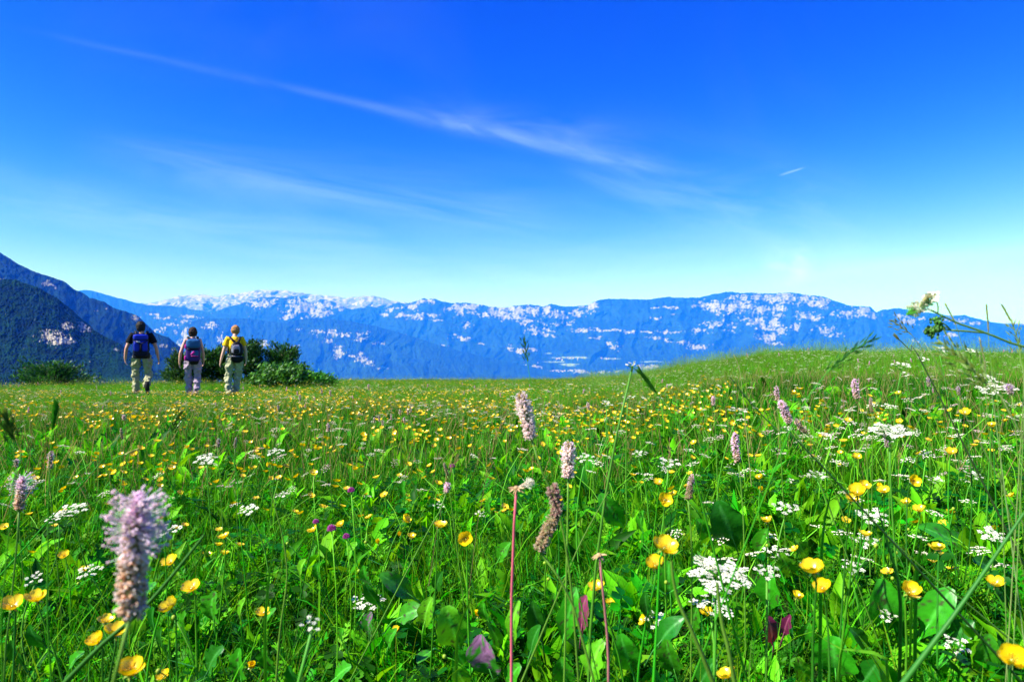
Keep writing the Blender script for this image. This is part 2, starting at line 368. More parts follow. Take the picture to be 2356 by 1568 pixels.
rock_foot = [c3(440, 480, 30, 12), c3(600, 515, 45, 25), c3(740, 520, 70, 32), c3(700, 600, 40, 20), c3(830, 530, 30, 20), c3(890, 540, 25, 15), c3(975, 555, 30, 34), c3(1048, 545, 22, 34), c3(800, 690, 48, 48), c3(920, 720, 50, 16), c3(990, 750, 45, 34), c3(1060, 790, 45, 22), c3(1150, 620, 60, 14), c3(1190, 840, 50, 6), c3(120, 620, 70, 30), c3(390, 635, 60, 7), c3(1000, 700, 30, 14),
    (425, 770, 10, 16), (445, 778, 14, 10), (485, 748, 16, 6), (510, 778, 12, 12), (412, 792, 12, 10), (560, 800, 14, 10)]
K1 = .25
def c1(x, y, a, c): return (x * K1, 552 + y * K1, a * K1, c * K1)
rock_green = [c1(470, 890, 110, 45), c1(560, 920, 100, 42), c1(410, 860, 45, 20), c1(630, 800, 50, 30), c1(760, 790, 28, 50), c1(820, 820, 26, 22), c1(1075, 1005, 30, 15), c1(60, 350, 70, 6)]
rock_blue = [c1(430, 410, 60, 18), c1(505, 430, 18, 16), c1(970, 635, 20, 12), c1(1260, 715, 50, 22), c1(1480, 960, 30, 14), c1(1590, 1000, 24, 18), c1(870, 660, 30, 6)]
rock_pale = [c1(1400, 690, 70, 8), c1(1500, 720, 80, 8), c1(1750, 700, 80, 14), c1(1700, 740, 60, 14), c1(1560, 780, 90, 12), c1(1460, 830, 60, 20), c1(1610, 840, 24, 30)]
fields_main = [c3(1550, 750, 200, 35), c3(1500, 800, 230, 40), c3(1850, 790, 130, 26), c3(2150, 790, 150, 36), c3(1250, 770, 90, 40), c3(1400, 850, 200, 26), c4(500, 760, 200, 14), c4(380, 795, 120, 10), c4(530, 820, 90, 18), c4(920, 768, 130, 12), c4(1280, 795, 120, 9), c4(60, 870, 60, 16), c4(330, 720, 60, 8)]

def mask_of(U, V, patches, seed, streak=1.0):
    m = np.zeros_like(U)
    wu = (fbm(U / 14, V / 14, seed, 3) - .5) * 16; wv = (fbm(U / 14 + 9, V / 14 + 4, seed + 5, 3) - .5) * 12
    for (pu, pv, a, c) in patches:
        d = np.sqrt(((U + wu - pu) / (a * 1.0 + .5)) ** 2 + ((V + wv - pv) / (c * 1.0 + .5)) ** 2)
        m = np.maximum(m, 1.24 - d * .58)
    n = fbm(U / 3.2 + wv * .1, V / 6.5, seed + 31, 5, 0.62)
    n2 = fbm(U / 9, V / 3.0, seed + 41, 4, 0.6)
    n3 = fbm(U / 1.3 + V / 9, V / 4.5, seed + 51, 3, 0.6)
    return sst(m + (n - .5) * 1.25 + (n2 - .5) * 1.25 + (n3 - .5) * 1.0, 0.50, 1.02) * (.62 + .38 * sst(fbm(U / 1.3 + V / 9, V / 8, seed + 55, 3), .38, .55))

M_ROCKY = {}
def mountain_mat(name, forest1, forest2, rock, tree_scale, bump_d):
    m, q = new_mat(name); co = q.n('ShaderNodeTexCoord')
    r = q.n('ShaderNodeAttribute', attribute_name='rock'); f = q.n('ShaderNodeAttribute', attribute_name='field')
    nt = q.noise(co.outputs['Object'], tree_scale, 5, 0.7); nl = q.noise(co.outputs['Object'], tree_scale / 14, 4, 0.6)
    forest = q.mix(q.ss(nt, .3, .7), forest1, forest2)
    forest = q.mix(q.m('MULTIPLY', q.ss(nl, .45, .7), .5), forest, tuple(x * 1.5 for x in forest2))
    rk = q.mix(q.ss(nt, .3, .75), tuple(x * .62 for x in rock), rock)
    cc = q.mix(q.m('MULTIPLY', f.outputs['Fac'], 0.9), forest, q.mix(nl, (0.07, 0.17, 0.05), (0.25, 0.32, 0.12)))
    cc = q.mix(q.ss(q.m('ADD', r.outputs['Fac'], q.m('MULTIPLY', q.m('SUBTRACT', nt, .5), .5)), .22, .85), cc, rk)
    pr = q.n('ShaderNodeBsdfPrincipled', ins={'Base Color': cc, 'Roughness': 0.95, 'Specular IOR Level': 0.05})
    bp = q.n('ShaderNodeBump', ins={'Strength': 0.8, 'Distance': bump_d, 'Height': nt}); q.link(bp.outputs[0], pr.inputs['Normal'])
    q.n('ShaderNodeOutputMaterial', ins={0: pr.outputs[0]}); return m

def make_range(name, label, sil, vb, yb, yt, nu, nt, relief, fw, rocks, seed, mat, fields=(), edge=1.0, power=1.0, trees=0.0, base=-600, snow=0):
    sil = np.array(sil); u0, u1 = sil[0, 0], sil[-1, 0]
    us = np.linspace(u0, u1, nu); vs = np.interp(us, sil[:, 0], sil[:, 1])
    vs = vs + (fbm(us / 22, us * 0, seed, 5, .6) - .5) * 7 * edge + (vn(us / 1.6, us * 0, seed + 3) - .5) * 1.4 * edge
    t = np.linspace(0, 1, nt)[:, None]
    U = np.broadcast_to(us, (nt, nu)); Vv = vb + (vs - vb) * t
    ft = t ** power
    # spurs and gullies run down the slope
    wob = (fbm(U / 60, Vv / 40, seed + 8, 3) - .5) * 60
    rid = 1 - np.abs(2 * fbm((U + wob) / fw, Vv / (fw * 2.2), seed + 11, 5, .55) - 1)
    fine = fbm(U / (fw * .16), Vv / (fw * .2), seed + 21, 4, .6)
    Y = yb + (yt - yb) * ft + relief * (rid - .6) * (0.35 + 0.65 * np.sin(pi * np.clip(t, 0, 1)) ** .7) * -1.0 + relief * .22 * (fine - .5)
    if trees: Y = Y + trees * (vn(U / 1.1, Vv / 1.1, seed + 60) - .5) + trees * 1.2 * (vn(U / 2.7, Vv / 2.7, seed + 61) - .5)
    V = Pn(U, Vv, Y)
    rk = mask_of(U, Vv, rocks, seed + 70) if len(rocks) else np.zeros_like(U)
    if snow: rk = np.maximum(rk, sst(fbm(U / 5, Vv / 3, seed + 77, 5, .65) + (t - .55) * .35, .52, .72))
    fl = sst(np.max([1.2 - np.sqrt(((U - a[0]) / a[2]) ** 2 + ((Vv - a[1]) / a[3]) ** 2) for a in fields], 0) + (fbm(U / 16, Vv / 2.4, seed + 90, 4) - .5) * 1.6, .4, .7) if len(fields) else np.zeros_like(U)
    # the far side of the ridge
    rows = [V]; rks = [rk]; fls = [fl]
    top = V[-1]
    for k, (dy, fz) in enumerate(((.05, .97), (.2, .75), (.5, .35), (1.0, 0.0))):
        B = top.copy(); B[:, 1] += dy * max(900, (yt - yb) * .6); B[:, 2] = base + (top[:, 2] - base) * fz
        rows.append(B[None]); rks.append(rk[-1:] * (0.5 if k < 2 else 0)); fls.append(fl[-1:] * 0)
    bot = V[0].copy(); bot[:, 2] = base; bot[:, 1] -= 60
    rows.insert(0, bot[None]); rks.insert(0, rk[:1] * 0); fls.insert(0, fl[:1])
    V = np.concatenate(rows); rk = np.concatenate(rks); fl = np.concatenate(fls)
    n = V.shape[0]; V = V.reshape(-1, 3)
    i, j = np.meshgrid(np.arange(n - 1), np.arange(nu - 1), indexing='ij')
    Fc = np.stack([i * nu + j, i * nu + j + 1, (i + 1) * nu + j + 1, (i + 1) * nu + j], -1).reshape(-1, 4)
    o = mesh_from(name, V, Fc, mat, smooth=True, attrs={'rock': rk, 'field': fl})
    o['kind'] = 'structure'; o['label'] = label
    return o
m_far = mountain_mat('far_forest_and_rock', (0.002, 0.008, 0.005), (0.012, 0.042, 0.018), (0.31, 0.32, 0.295), 0.012, 25)
m_near = mountain_mat('forest_and_rock', (0.001, 0.009, 0.004), (0.004, 0.034, 0.009), (0.50, 0.47, 0.45), 0.045, 10)
m_mid = mountain_mat('ridge_forest_and_rock', (0.001, 0.008, 0.005), (0.004, 0.024, 0.010), (0.24, 0.24, 0.23), 0.03, 14)
m_snow = mountain_mat('high_rock_and_snow', (0.07, 0.10, 0.11), (0.13, 0.15, 0.16), (0.36, 0.37, 0.36), 0.004, 40)
make_range('mountain_range', 'long blue ridge with white limestone cliffs', main_sil, 884, 9800, 17500, 1500, 210, 1300, 70, rock_main, 100, m_far, fields_main, edge=.8, power=.62)
make_range('foothill', 'wooded foothill with rock faces before the long ridge', foot_sil, 884, 9200, 12500, 560, 120, 600, 50, rock_foot, 200, m_far, edge=.5, power=.8)
make_range('mountain_ridge', 'dark blue ridge descending from the left', blue_sil, 890, 2000, 3000, 560, 200, 150, 60, rock_blue, 300, m_mid, edge=.8, power=.8, trees=7)
make_range('forested_mountain', 'dark green forested slope at the left edge', green_sil, 895, 700, 1150, 620, 260, 22, 45, rock_green, 400, m_near, edge=.9, power=.8, trees=7)
make_range('hills', 'pale blue hills behind the left ridge', pale_sil, 830, 11500, 16500, 300, 60, 700, 40, rock_pale, 500, m_far, edge=.6)
make_range('snowy_mountains', 'faint snowy peaks on the horizon', snow_sil, 760, 19500, 22500, 700, 60, 1200, 30, [], 600, m_snow, edge=1.0, snow=1)

# air between the meadow and the far ridge
def build_haze():
    x0, x1, y0, y1, z0, z1 = -42000, 42000, -60, 36000, -601, 2100
    V = [(x, y, z) for z in (z0, z1) for y in (y0, y1) for x in (x0, x1)]
    Fc = [(0, 2, 3, 1), (4, 5, 7, 6), (0, 1, 5, 4), (2, 6, 7, 3), (0, 4, 6, 2), (1, 3, 7, 5)]
    m, q = new_mat('haze')
    pv = q.n('ShaderNodeVolumePrincipled', ins={'Color': (0.008, 0.125, 1.0, 1), 'Density': HAZE_D, 'Anisotropy': 0.0, 'Absorption Color': (1, 1, 1, 1)})
    o = q.n('ShaderNodeOutputMaterial'); q.link(pv.outputs[0], o.inputs['Volume'])
    h = mesh_from('haze', V, Fc, m); h['kind'] = 'stuff'
HAZE_D = 0.000118
build_haze()

# ------------------------------------------------------------------ village houses on the far slope
def build_houses():
    m, q = new_mat('house_walls'); 
    at = q.n('ShaderNodeAttribute', attribute_name='Col')
    pr = q.n('ShaderNodeBsdfPrincipled', ins={'Base Color': at.outputs['Color'], 'Roughness': 0.9}); q.n('ShaderNodeOutputMaterial', ins={0: pr.outputs[0]})
    mb = MB(); w, d, h, r = 9, 7, 7, 4
    V = [(-w, -d, -30), (w, -d, -30), (w, d, -30), (-w, d, -30), (-w, -d, h), (w, -d, h), (w, d, h), (-w, d, h)]
    mb.add(V, [(0, 1, 5, 4), (1, 2, 6, 5), (2, 3, 7, 6), (3, 0, 4, 7)], (0.7, 0.68, 0.62))
    mb.add([(-w, -d, h), (-w, d, h), (-w, 0, h + r), (w, -d, h), (w, d, h), (w, 0, h + r)], [(0, 2, 1), (3, 4, 5)], (0.7, 0.68, 0.62))
    e = 1.2
    mb.add([(-w - e, -d - e, h - .8), (w + e, -d - e, h - .8), (w + e, 0, h + r + .3), (-w - e, 0, h + r + .3), (-w - e, d + e, h - .8), (w + e, d + e, h - .8)], [(0, 1, 2, 3), (3, 2, 5, 4)], (0.35, 0.20, 0.14))
    me = mb.build('village_house', m, smooth=False, link=False).data
    R = random.Random(5)
    main = bpy.data.objects['mountain_range']
    from mathutils.bvhtree import BVHTree
    # the far slope's own surface, found along the line of sight
    dg = bpy.context.evaluated_depsgraph_get(); bv = BVHTree.FromObject(main, dg)
    rows = [c3(1540, 768, 130, 6), c3(1500, 728, 50, 6), c3(1640, 735, 40, 5), c3(1820, 815, 60, 8), c3(2250, 785, 60, 8), c3(1430, 862, 70, 5), c4(430, 770, 60, 7), c4(560, 765, 70, 5), c4(900, 765, 80, 5), c4(110, 880, 40, 6), c4(420, 888, 120, 4)]
    for k in range(66):
        u, v, a, c = rows[k % len(rows)]
        u += R.gauss(0, a * .55); v += R.gauss(0, c * .5)
        d = (P(u, v, 1) - Vector((0, 0, HC))).normalized()
        hit = bv.ray_cast(Vector((0, 0, HC)), d, 60000)
        if hit[0] is None: continue
        o = put('village_house', me, None, hit[0], (0, 0, R.uniform(-.6, .6)), R.uniform(.8, 1.7))
        tag(o, 'tiny white village house on the terraced fields below the long blue ridge', 'house', 'village houses far below the ridge')
build_houses()

# ------------------------------------------------------------------ meadow growth
def depth_for(v, z0=.05):
    d = .6 * F / max(40, v - 800)
    for _ in range(12): d = (HC - (gz1(0, d) + z0)) * F / (v - 800)
    return d
BP = [('plant with a big pale green leaf and darker ones at the bottom centre', [(1062, 1505, 1028, 1402, 78, 'light', .1), (1090, 1560, 1050, 1500, 50, 'green'), (1130, 1440, 1105, 1395, 34, 'green'), (1000, 1490, 960, 1520, 30, 'green')]),
 ('plant whose leaf is blotched with purple at the bottom centre', [(1140, 1575, 1098, 1475, 82, 'purple', .1), (1160, 1590, 1190, 1530, 48, 'green'), (1080, 1590, 1050, 1540, 40, 'light')]),
 ('upright spoon-shaped leaf plant left of the pale green leaf', [(972, 1455, 985, 1380, 42, 'light', .0), (900, 1430, 965, 1395, 44, 'green', .2), (880, 1400, 840, 1350, 30, 'dark')]),
 ('plant with a long leaf slanting right in the left centre foreground', [(968, 1385, 880, 1320, 46, 'green', .1), (860, 1360, 830, 1310, 30, 'green'), (1000, 1370, 1010, 1320, 28, 'dark')]),
 ('slim light green leaf plant at the foot of the crimson stalk', [(1178, 1505, 1180, 1392, 38, 'light', .1), (1160, 1500, 1130, 1440, 28, 'green'), (1215, 1520, 1235, 1440, 40, 'dark')]),
 ('tall dark leaf plant left of the maroon leaf', [(1290, 1500, 1318, 1362, 48, 'green', .1), (1250, 1490, 1225, 1390, 42, 'dark', .2), (1290, 1420, 1270, 1370, 26, 'green', .5)]),
 ('plant with one maroon purple leaf beside the bent stem', [(1336, 1465, 1342, 1374, 46, 'maroon', .1), (1355, 1590, 1372, 1480, 60, 'light', .5), (1310, 1590, 1290, 1520, 50, 'green', .2)]),
 ('plant with folded broad leaves low in the right centre', [(1460, 1560, 1430, 1470, 60, 'green', .2), (1500, 1500, 1560, 1420, 50, 'dark'), (1560, 1568, 1530, 1480, 54, 'green', .3), (1600, 1590, 1640, 1520, 46, 'dark')]),
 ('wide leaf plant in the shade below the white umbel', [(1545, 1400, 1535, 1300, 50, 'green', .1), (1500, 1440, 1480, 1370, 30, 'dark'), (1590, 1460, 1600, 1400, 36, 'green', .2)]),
 ('big dark ribbed leaf plant right of centre', [(1700, 1275, 1655, 1160, 78, 'dark', .1), (1740, 1290, 1760, 1220, 40, 'green'), (1640, 1260, 1610, 1200, 34, 'green')]),
 ('plant with a wrinkled leaf slanting left in the middle distance', [(1445, 1225, 1385, 1145, 48, 'green', .2), (1350, 1140, 1335, 1080, 40, 'dark'), (1480, 1240, 1470, 1180, 30, 'green')]),
 ('smooth leaf plant under the small flat umbel', [(1768, 1415, 1768, 1322, 58, 'green', .1), (1730, 1440, 1700, 1400, 30, 'dark')]),
 ('plant with curled wine red leaves right of the white umbel', [(1780, 1490, 1772, 1425, 42, 'wine', .5), (1800, 1470, 1812, 1420, 26, 'wine', .4), (1840, 1480, 1860, 1440, 30, 'green')]),
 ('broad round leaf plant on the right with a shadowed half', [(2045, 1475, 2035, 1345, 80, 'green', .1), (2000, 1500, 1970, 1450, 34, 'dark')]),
 ('large dark leaf plant right of the broad round leaf', [(2110, 1480, 2185, 1355, 70, 'green', .1), (2160, 1490, 2235, 1430, 50, 'dark', .1), (2070, 1460, 2110, 1500, 30, 'green')]),
 ('triangular leaf plant at the bottom right', [(1925, 1570, 1915, 1475, 96, 'green', .2), (1970, 1590, 2020, 1520, 50, 'dark'), (1860, 1580, 1840, 1520, 40, 'light', .3)]),
 ('long broad leaf plant slanting down on the right', [(2290, 1300, 2128, 1205, 54, 'green', .1), (2330, 1340, 2250, 1285, 44, 'dark', .1)]),
 ('dark leaf plant at the right edge', [(2330, 1430, 2300, 1350, 50, 'dark'), (2250, 1560, 2280, 1470, 54, 'green', .2), (2350, 1560, 2330, 1480, 50, 'dark')]),
 ('plant with pink mottled leaf low left of centre', [(850, 1475, 845, 1415, 40, 'purple', .3), (800, 1500, 780, 1450, 34, 'green', .4), (890, 1500, 900, 1450, 26, 'green')]),
 ('toothed leaf plant right of the big buttercup on the left', [(555, 1455, 552, 1378, 32, 'light', .6), (520, 1375, 510, 1325, 32, 'light', .2), (600, 1460, 620, 1400, 26, 'green', .4)]),
 ('rosette of jagged leaves under the left buttercups', [(495, 1450, 480, 1370, 60, 'green', .8), (440, 1500, 415, 1410, 56, 'green', .8), (470, 1560, 500, 1490, 48, 'dark', .8), (390, 1520, 360, 1450, 40, 'dark', .6)]),
 ('upright oval leaf plant left of centre', [(692, 1345, 690, 1290, 34, 'light', .2), (650, 1290, 655, 1235, 38, 'green', .1), (740, 1350, 725, 1300, 28, 'green', .3)]),
 ('small leaf plant in the left middle foreground', [(620, 1260, 600, 1205, 26, 'green', .2), (585, 1290, 560, 1250, 24, 'dark'), (800, 1300, 810, 1250, 30, 'light')]),
 ('low leaf plant at the far left foreground', [(120, 1500, 60, 1450, 44, 'dark', .2), (60, 1540, 20, 1480, 40, 'dark'), (150, 1560, 175, 1500, 36, 'green', .3)]),
 ('leaf plant at the bottom left behind the spike stem', [(330, 1400, 345, 1340, 34, 'green'), (360, 1470, 345, 1400, 34, 'dark', .2), (560, 1590, 540, 1500, 46, 'green', .6)]),
 ('light green lobed leaf plant between umbel and glossy buttercups', [(1830, 1340, 1800, 1280, 40, 'light', .9), (1860, 1300, 1840, 1245, 34, 'light', .9)]),
 ('low jagged leaf plant in the dark lower left centre', [(640, 1560, 600, 1500, 46, 'green', .8), (700, 1590, 660, 1540, 40, 'dark', .8), (760, 1570, 800, 1530, 40, 'green', .6)]),
 ('leaf plant in the middle distance below the dense drift', [(930, 1155, 925, 1110, 24, 'green'), (850, 1180, 835, 1140, 22, 'dark'), (1130, 1200, 1120, 1150, 26, 'green'), (1140, 1300, 1165, 1250, 34, 'green')]),
 ('strap leaf plant in the right middle distance', [(1700, 1160, 1690, 1100, 26, 'green'), (2080, 1120, 2060, 1060, 24, 'green'), (1900, 1230, 1890, 1160, 30, 'green', .2)])]

def leave_room(pts, hh):
    """drop grass that would stand right in front of the broad leaves"""
    x, y, z = pts[:, 0], pts[:, 1], pts[:, 2] + hh
    dep = y * cp + (z - HC) * sp; vv = 784 - F * ((z - HC) * cp - y * sp) / dep; uu = 1178 + F * x / dep; keep = np.ones(len(x), bool)
    for _, L in BP:
        for l in L:
            a = np.array(l[:2], float); c = np.array(l[2:4], float); d = depth_for(l[1], .07); ab = c - a
            t = np.clip(((uu - a[0]) * ab[0] + (vv - a[1]) * ab[1]) / (ab @ ab), 0, 1)
            dist = np.hypot(uu - a[0] - t * ab[0], vv - a[1] - t * ab[1])
            keep &= ~((dist < l[4] * .55 + 6) & (dep < d + .02) & (dep > d * .62) & (rng.random(len(x)) < .80))
    return keep
def curve(p0, p1, bow=(0, 0, 0), n=6):
    p0, p1, bw = Vector(p0), Vector(p1), Vector(bow)
    return [p0.lerp(p1, i / (n - 1)) + bw * (4 * (i / (n - 1)) * (1 - i / (n - 1))) for i in range(n)]
def vary(c, R, a=.25):
    k = 1 + R.uniform(-a, a); return tuple(x * k for x in c)
def blade_pts(R, base, L, lean, az, seg, droop):
    p = Vector(base); out = [p.copy()]; tilt = lean * .35
    for i in range(seg):
        tilt += lean * .65 / seg + droop * (i / seg) ** 1.5
        p = p + Vector((sin(tilt) * cos(az), sin(tilt) * sin(az), cos(tilt))) * (L / seg); out.append(p.copy())
    return out
def clump(name, seed, n, rad, h0, h1, w0, w1, seg, pal, lean=.6, droop=.35, stems=0, stemcol=None, fold=.25):
    R = random.Random(seed); mb = MB()
    for k in range(n):
        r = rad * sqrt(R.random()); a = R.uniform(0, 2 * pi); az = R.uniform(0, 2 * pi)
        L = R.uniform(h0, h1) * (0.7 + .3 * R.random()); w = R.uniform(w0, w1)
        pts = blade_pts(R, (r * cos(a), r * sin(a), -.02), L, R.uniform(.1, lean), az, seg, R.uniform(0, droop))
        c = vary(R.choice(pal), R, .3)
        wl = [w * (.55 + .45 * min(1, i / seg * 4)) * (1 - (i / seg) ** 2.2) + .0002 for i in range(seg + 1)]
        sd = (-sin(az) + R.uniform(-.5, .5), cos(az) + R.uniform(-.5, .5), 0)
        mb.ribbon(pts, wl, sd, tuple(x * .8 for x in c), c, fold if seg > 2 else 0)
    for k in range(stems):
        r = rad * sqrt(R.random()); a = R.uniform(0, 2 * pi); az = R.uniform(-.8, .8) + pi
        L = R.uniform(h1, h1 * 1.5)
        pts = blade_pts(R, (r * cos(a), r * sin(a), -.02), L, R.uniform(.1, .5), az, max(3, seg), .1)
        c = vary(R.choice(stemcol or [G_YE, STRAW]), R, .2)
        mb.tube(pts, w0 * .4, c, 3, False)
        tip = pts[-1]; dr = (pts[-1] - pts[-2]).normalized()
        for j in range(7):
            q = tip - dr * .012 * j; an = j * 2.4
            e = q + dr * .012 + Vector((cos(an), sin(an), 0)) * .006
            mb.ribbon([q, q.lerp(e, .5), e], [w0 * .3, w0 * .9, .0003], (sin(an), -cos(an), .2), vary((.20, .20, .08), R))
    return mb.build(name, M_GRASS, link=False)
def herb(name, seed, kind):
    """low leafy plant: clover / yarrow / small oval leaves"""
    R = random.Random(seed); mb = MB()
    for k in range({'oval': 7, 'feather': 9, 'clover': 9}[kind]):
        az = R.uniform(0, 2 * pi); L = R.uniform(.05, .12)
        base = Vector((R.uniform(-.02, .02), R.uniform(-.02, .02), -.01)); c = vary(R.choice([G_COL, G_LT, G_DK, G_COL]), R, .3)
        pts = blade_pts(R, base, L, R.uniform(.4, 1.1), az, 4, .3)
        if kind == 'oval':
            w = R.uniform(.014, .026)
            mb.ribbon(pts, [w * .12, w * .3, w, w * .8, .001], (-sin(az), cos(az), R.uniform(-.3, .3)), c, tuple(x * 1.15 for x in c), .22)
        elif kind == 'feather':
            mb.ribbon(pts, .0012, (-sin(az), cos(az), 0), c)
            for i in range(1, 5):
                for j in range(3):
                    q = pts[i - 1].lerp(pts[i], j / 3); dr = (pts[i] - pts[i - 1]).normalized()
                    for sgn in (-1, 1):
                        sv = Vector((-sin(az), cos(az), 0)) * sgn
                        e = q + (sv * .9 + dr * .8 + Vector((0, 0, R.uniform(-.2, .4)))) * (.016 - .0025 * i)
                        mb.ribbon([q, q.lerp(e, .6), e], [.0012, .0035, .0006], dr, c)
        else:
            mb.tube(pts, .0007, c, 3, False); q = pts[-1]
            for j in range(3):
                an = az + j * 2.09; e = q + Vector((cos(an) * .016, sin(an) * .016, R.uniform(-.002, .005)))
                mb.ribbon([q, q.lerp(e, .35), q.lerp(e, .75), e], [.002, .011, .013, .004], (-sin(an), cos(an), 0), c, tuple(x * 1.1 for x in c), .15)
    return mb.build(name, M_GRASS, link=False)
YEL = (0.86, 0.60, 0.004); WHT = (0.80, 0.80, 0.70); PNK = (0.62, 0.36, 0.60)
def petal_cup(mb, c, up, r, col, cup=.55, n=5, seg=3, R=random, phase=0.0, closed=0.0):
    """one five-petalled cup at c facing up"""
    up = Vector(up).normalized(); a = up.orthogonal().normalized(); bb = up.cross(a)
    for k in range(n):
        an = 2 * pi * k / n + phase; d = a * cos(an) + bb * sin(an); s = up.cross(d)
        mb.ribbon([c + d * r * t * (1 - closed * .5) + up * r * (cup * t ** 1.6 - .05) for t in [i / seg for i in range(seg + 1)]],
                  [r * (.25, .85, 1.05, .62)[min(3, int(i * 3 / seg))] for i in range(seg + 1)], s, tuple(x * .93 for x in col), col, .12)
def far_butter(name, seed, h, r, heads=1):
    R = random.Random(seed); mb = MB()
    for k in range(heads):
        top = Vector((R.uniform(-.04, .04), R.uniform(-.04, .04), h * R.uniform(.75, 1.1)))
        mb.tube(curve((0, 0, -.02), top, (R.uniform(-.02, .02), R.uniform(-.02, .02), 0), 4), .0011, G_LT, 3, False)
        up = Vector((R.uniform(-.5, .5), R.uniform(-.6, .3), 1))
        petal_cup(mb, top, up, r * R.uniform(.85, 1.1), vary(YEL, R, .05), R.uniform(.4, .8), R=R)
        mb.blob(top + up.normalized() * r * .15, r * .3, (.50, .36, .01), (1, 1, .6), None, 5, 3)
    return mb.build(name, M_PETAL, link=False)
def far_umbel(name, seed, h, r, col=WHT, n=16):
    R = random.Random(seed); mb = MB(); top = Vector((R.uniform(-.03, .03), R.uniform(-.03, .03), h))
    mb.tube(curve((0, 0, -.02), top - Vector((0, 0, r * .7)), (R.uniform(-.02, .02), 0, 0), 4), .0013, G_COL, 3, False)
    T = Matrix.Rotation(R.uniform(-.3, .3), 3, 'X') @ Matrix.Rotation(R.uniform(-.3, .3), 3, 'Y')
    for k in range(n):
        q = k / n; rr = r * sqrt(q); an = k * 2.4
        e = top + T @ Vector((cos(an) * rr, sin(an) * rr, R.uniform(-.1, .1) * r - .15 * rr))
        if k % 3 == 0: mb.ribbon([top - Vector((0, 0, r * .7)), e], .0009, (1, .3, 0), G_COL)
        for j in range(3):
            o = e + Vector((R.uniform(-1, 1), R.uniform(-1, 1), R.uniform(-.3, .3))) * r * .16
            mb.blob(o, r * .085, vary(col, R, .08), (1, 1, .55), None, 5, 3)
    return mb.build(name, M_WHITE, link=False)
def far_spike(name, seed, h, L, r, col, col2):
    R = random.Random(seed); mb = MB(); top = Vector((R.uniform(-.05, .05), R.uniform(-.03, .03), h))
    pts = curve((0, 0, -.02), top, (R.uniform(-.02, .02), 0, 0), 6); mb.tube(pts, .0012, G_YE, 3, False)
    dr = (pts[-1] - pts[-2]).normalized()
    for k in range(46):
        q = k / 46; c = top + dr * L * q; an = k * 2.4; rr = r * (.95 - .6 * q ** 2) * .75
        cc = tuple(x * (1 - q) + y * q for x, y in zip(col2, col))
        mb.blob(c + Vector((cos(an) * rr, sin(an) * rr, 0)), r * .33, vary(cc, R, .2), (1, 1, 1), None, 4, 3)
    return mb.build(name, M_WHITE, link=False)
def far_haze_grass(name, seed, h, n, rad, cols):
    """flowering grass culms, thin and pale, that fringe the meadow"""
    R = random.Random(seed); mb = MB()
    for k in range(n):
        r = rad * sqrt(R.random()); a = R.uniform(0, 2 * pi); L = h * R.uniform(.6, 1.15); az = R.gauss(pi, 1.2)
        pts = blade_pts(R, (r * cos(a), r * sin(a), 0), L, R.uniform(.05, .45), az, 4, .15)
        c = vary(R.choice(cols), R, .25)
        mb.ribbon(pts, [.0016, .0014, .0012, .001, .0006], (1, .2, 0), c)
        dr = (pts[-1] - pts[-2]).normalized()
        for j in range(6):
            q = pts[-1] - dr * .010 * j; e = q + dr * .014 + Vector((R.uniform(-1, 1), R.uniform(-1, 1), 0)) * .010
            mb.ribbon([q, q.lerp(e, .5), e], [.0006, .0035, .0004], (1, 0, .2), c)
    return mb.build(name, M_GRASS, link=False)

def proto_coll(name, objs):
    c = bpy.data.collections.new(name)
    for i, o in enumerate(objs): o.name = '%s_%02d' % (name, i); c.objects.link(o)
    return c
def scatter(name, coll, pts, rot, scl, idx, kind='stuff', label=None):
    me = bpy.data.meshes.new(name); n = len(pts)
    me.vertices.add(n); me.vertices.foreach_set('co', np.asarray(pts, np.float32).ravel())
    a = me.attributes.new('rot', 'FLOAT_VECTOR', 'POINT'); a.data.foreach_set('vector', np.asarray(rot, np.float32).ravel())
    a = me.attributes.new('scl', 'FLOAT', 'POINT'); a.data.foreach_set('value', np.asarray(scl, np.float32))
    a = me.attributes.new('idx', 'INT', 'POINT'); a.data.foreach_set('value', np.asarray(idx, np.int32))
    o = bpy.data.objects.new(name, me); C.objects.link(o); o['kind'] = kind
    if label: o['label'] = label
    g = bpy.data.node_groups.new(name, 'GeometryNodeTree')
    g.interface.new_socket('Geometry', in_out='INPUT', socket_type='NodeSocketGeometry')
    g.interface.new_socket('Geometry', in_out='OUTPUT', socket_type='NodeSocketGeometry')
    q = NB(g); gi = q.n('NodeGroupInput'); go = q.n('NodeGroupOutput')
    ci = q.n('GeometryNodeCollectionInfo'); ci.inputs['Collection'].default_value = coll
    ci.inputs['Separate Children'].default_value = True; ci.inputs['Reset Children'].default_value = True
    def na(nm, dt):
        x = q.n('GeometryNodeInputNamedAttribute', data_type=dt); x.inputs[0].default_value = nm
        return next(s for s in x.outputs if s.enabled and s.name == 'Attribute')
    ip = q.n('GeometryNodeInstanceOnPoints')
    q.link(gi.outputs[0], ip.inputs['Points']); q.link(ci.outputs[0], ip.inputs['Instance'])
    ip.inputs['Pick Instance'].default_value = True
    q.link(na('idx', 'INT'), ip.inputs['Instance Index'])
    er = q.n('FunctionNodeEulerToRotation'); q.link(na('rot', 'FLOAT_VECTOR'), er.inputs[0]); q.link(er.outputs[0], ip.inputs['Rotation'])
    q.link(na('scl', 'FLOAT'), ip.inputs['Scale']); q.link(ip.outputs[0], go.inputs[0])
    md = o.modifiers.new('growth', 'NODES'); md.node_group = g
    return o
def wedge(n, r0, r1, a0=-50, a1=50):
    """random points of the meadow between two distances"""
    r = np.sqrt(rng.uniform(r0 * r0, r1 * r1, n)); th = np.radians(rng.uniform(a0, a1, n))
    return r * np.sin(th), r * np.cos(th)
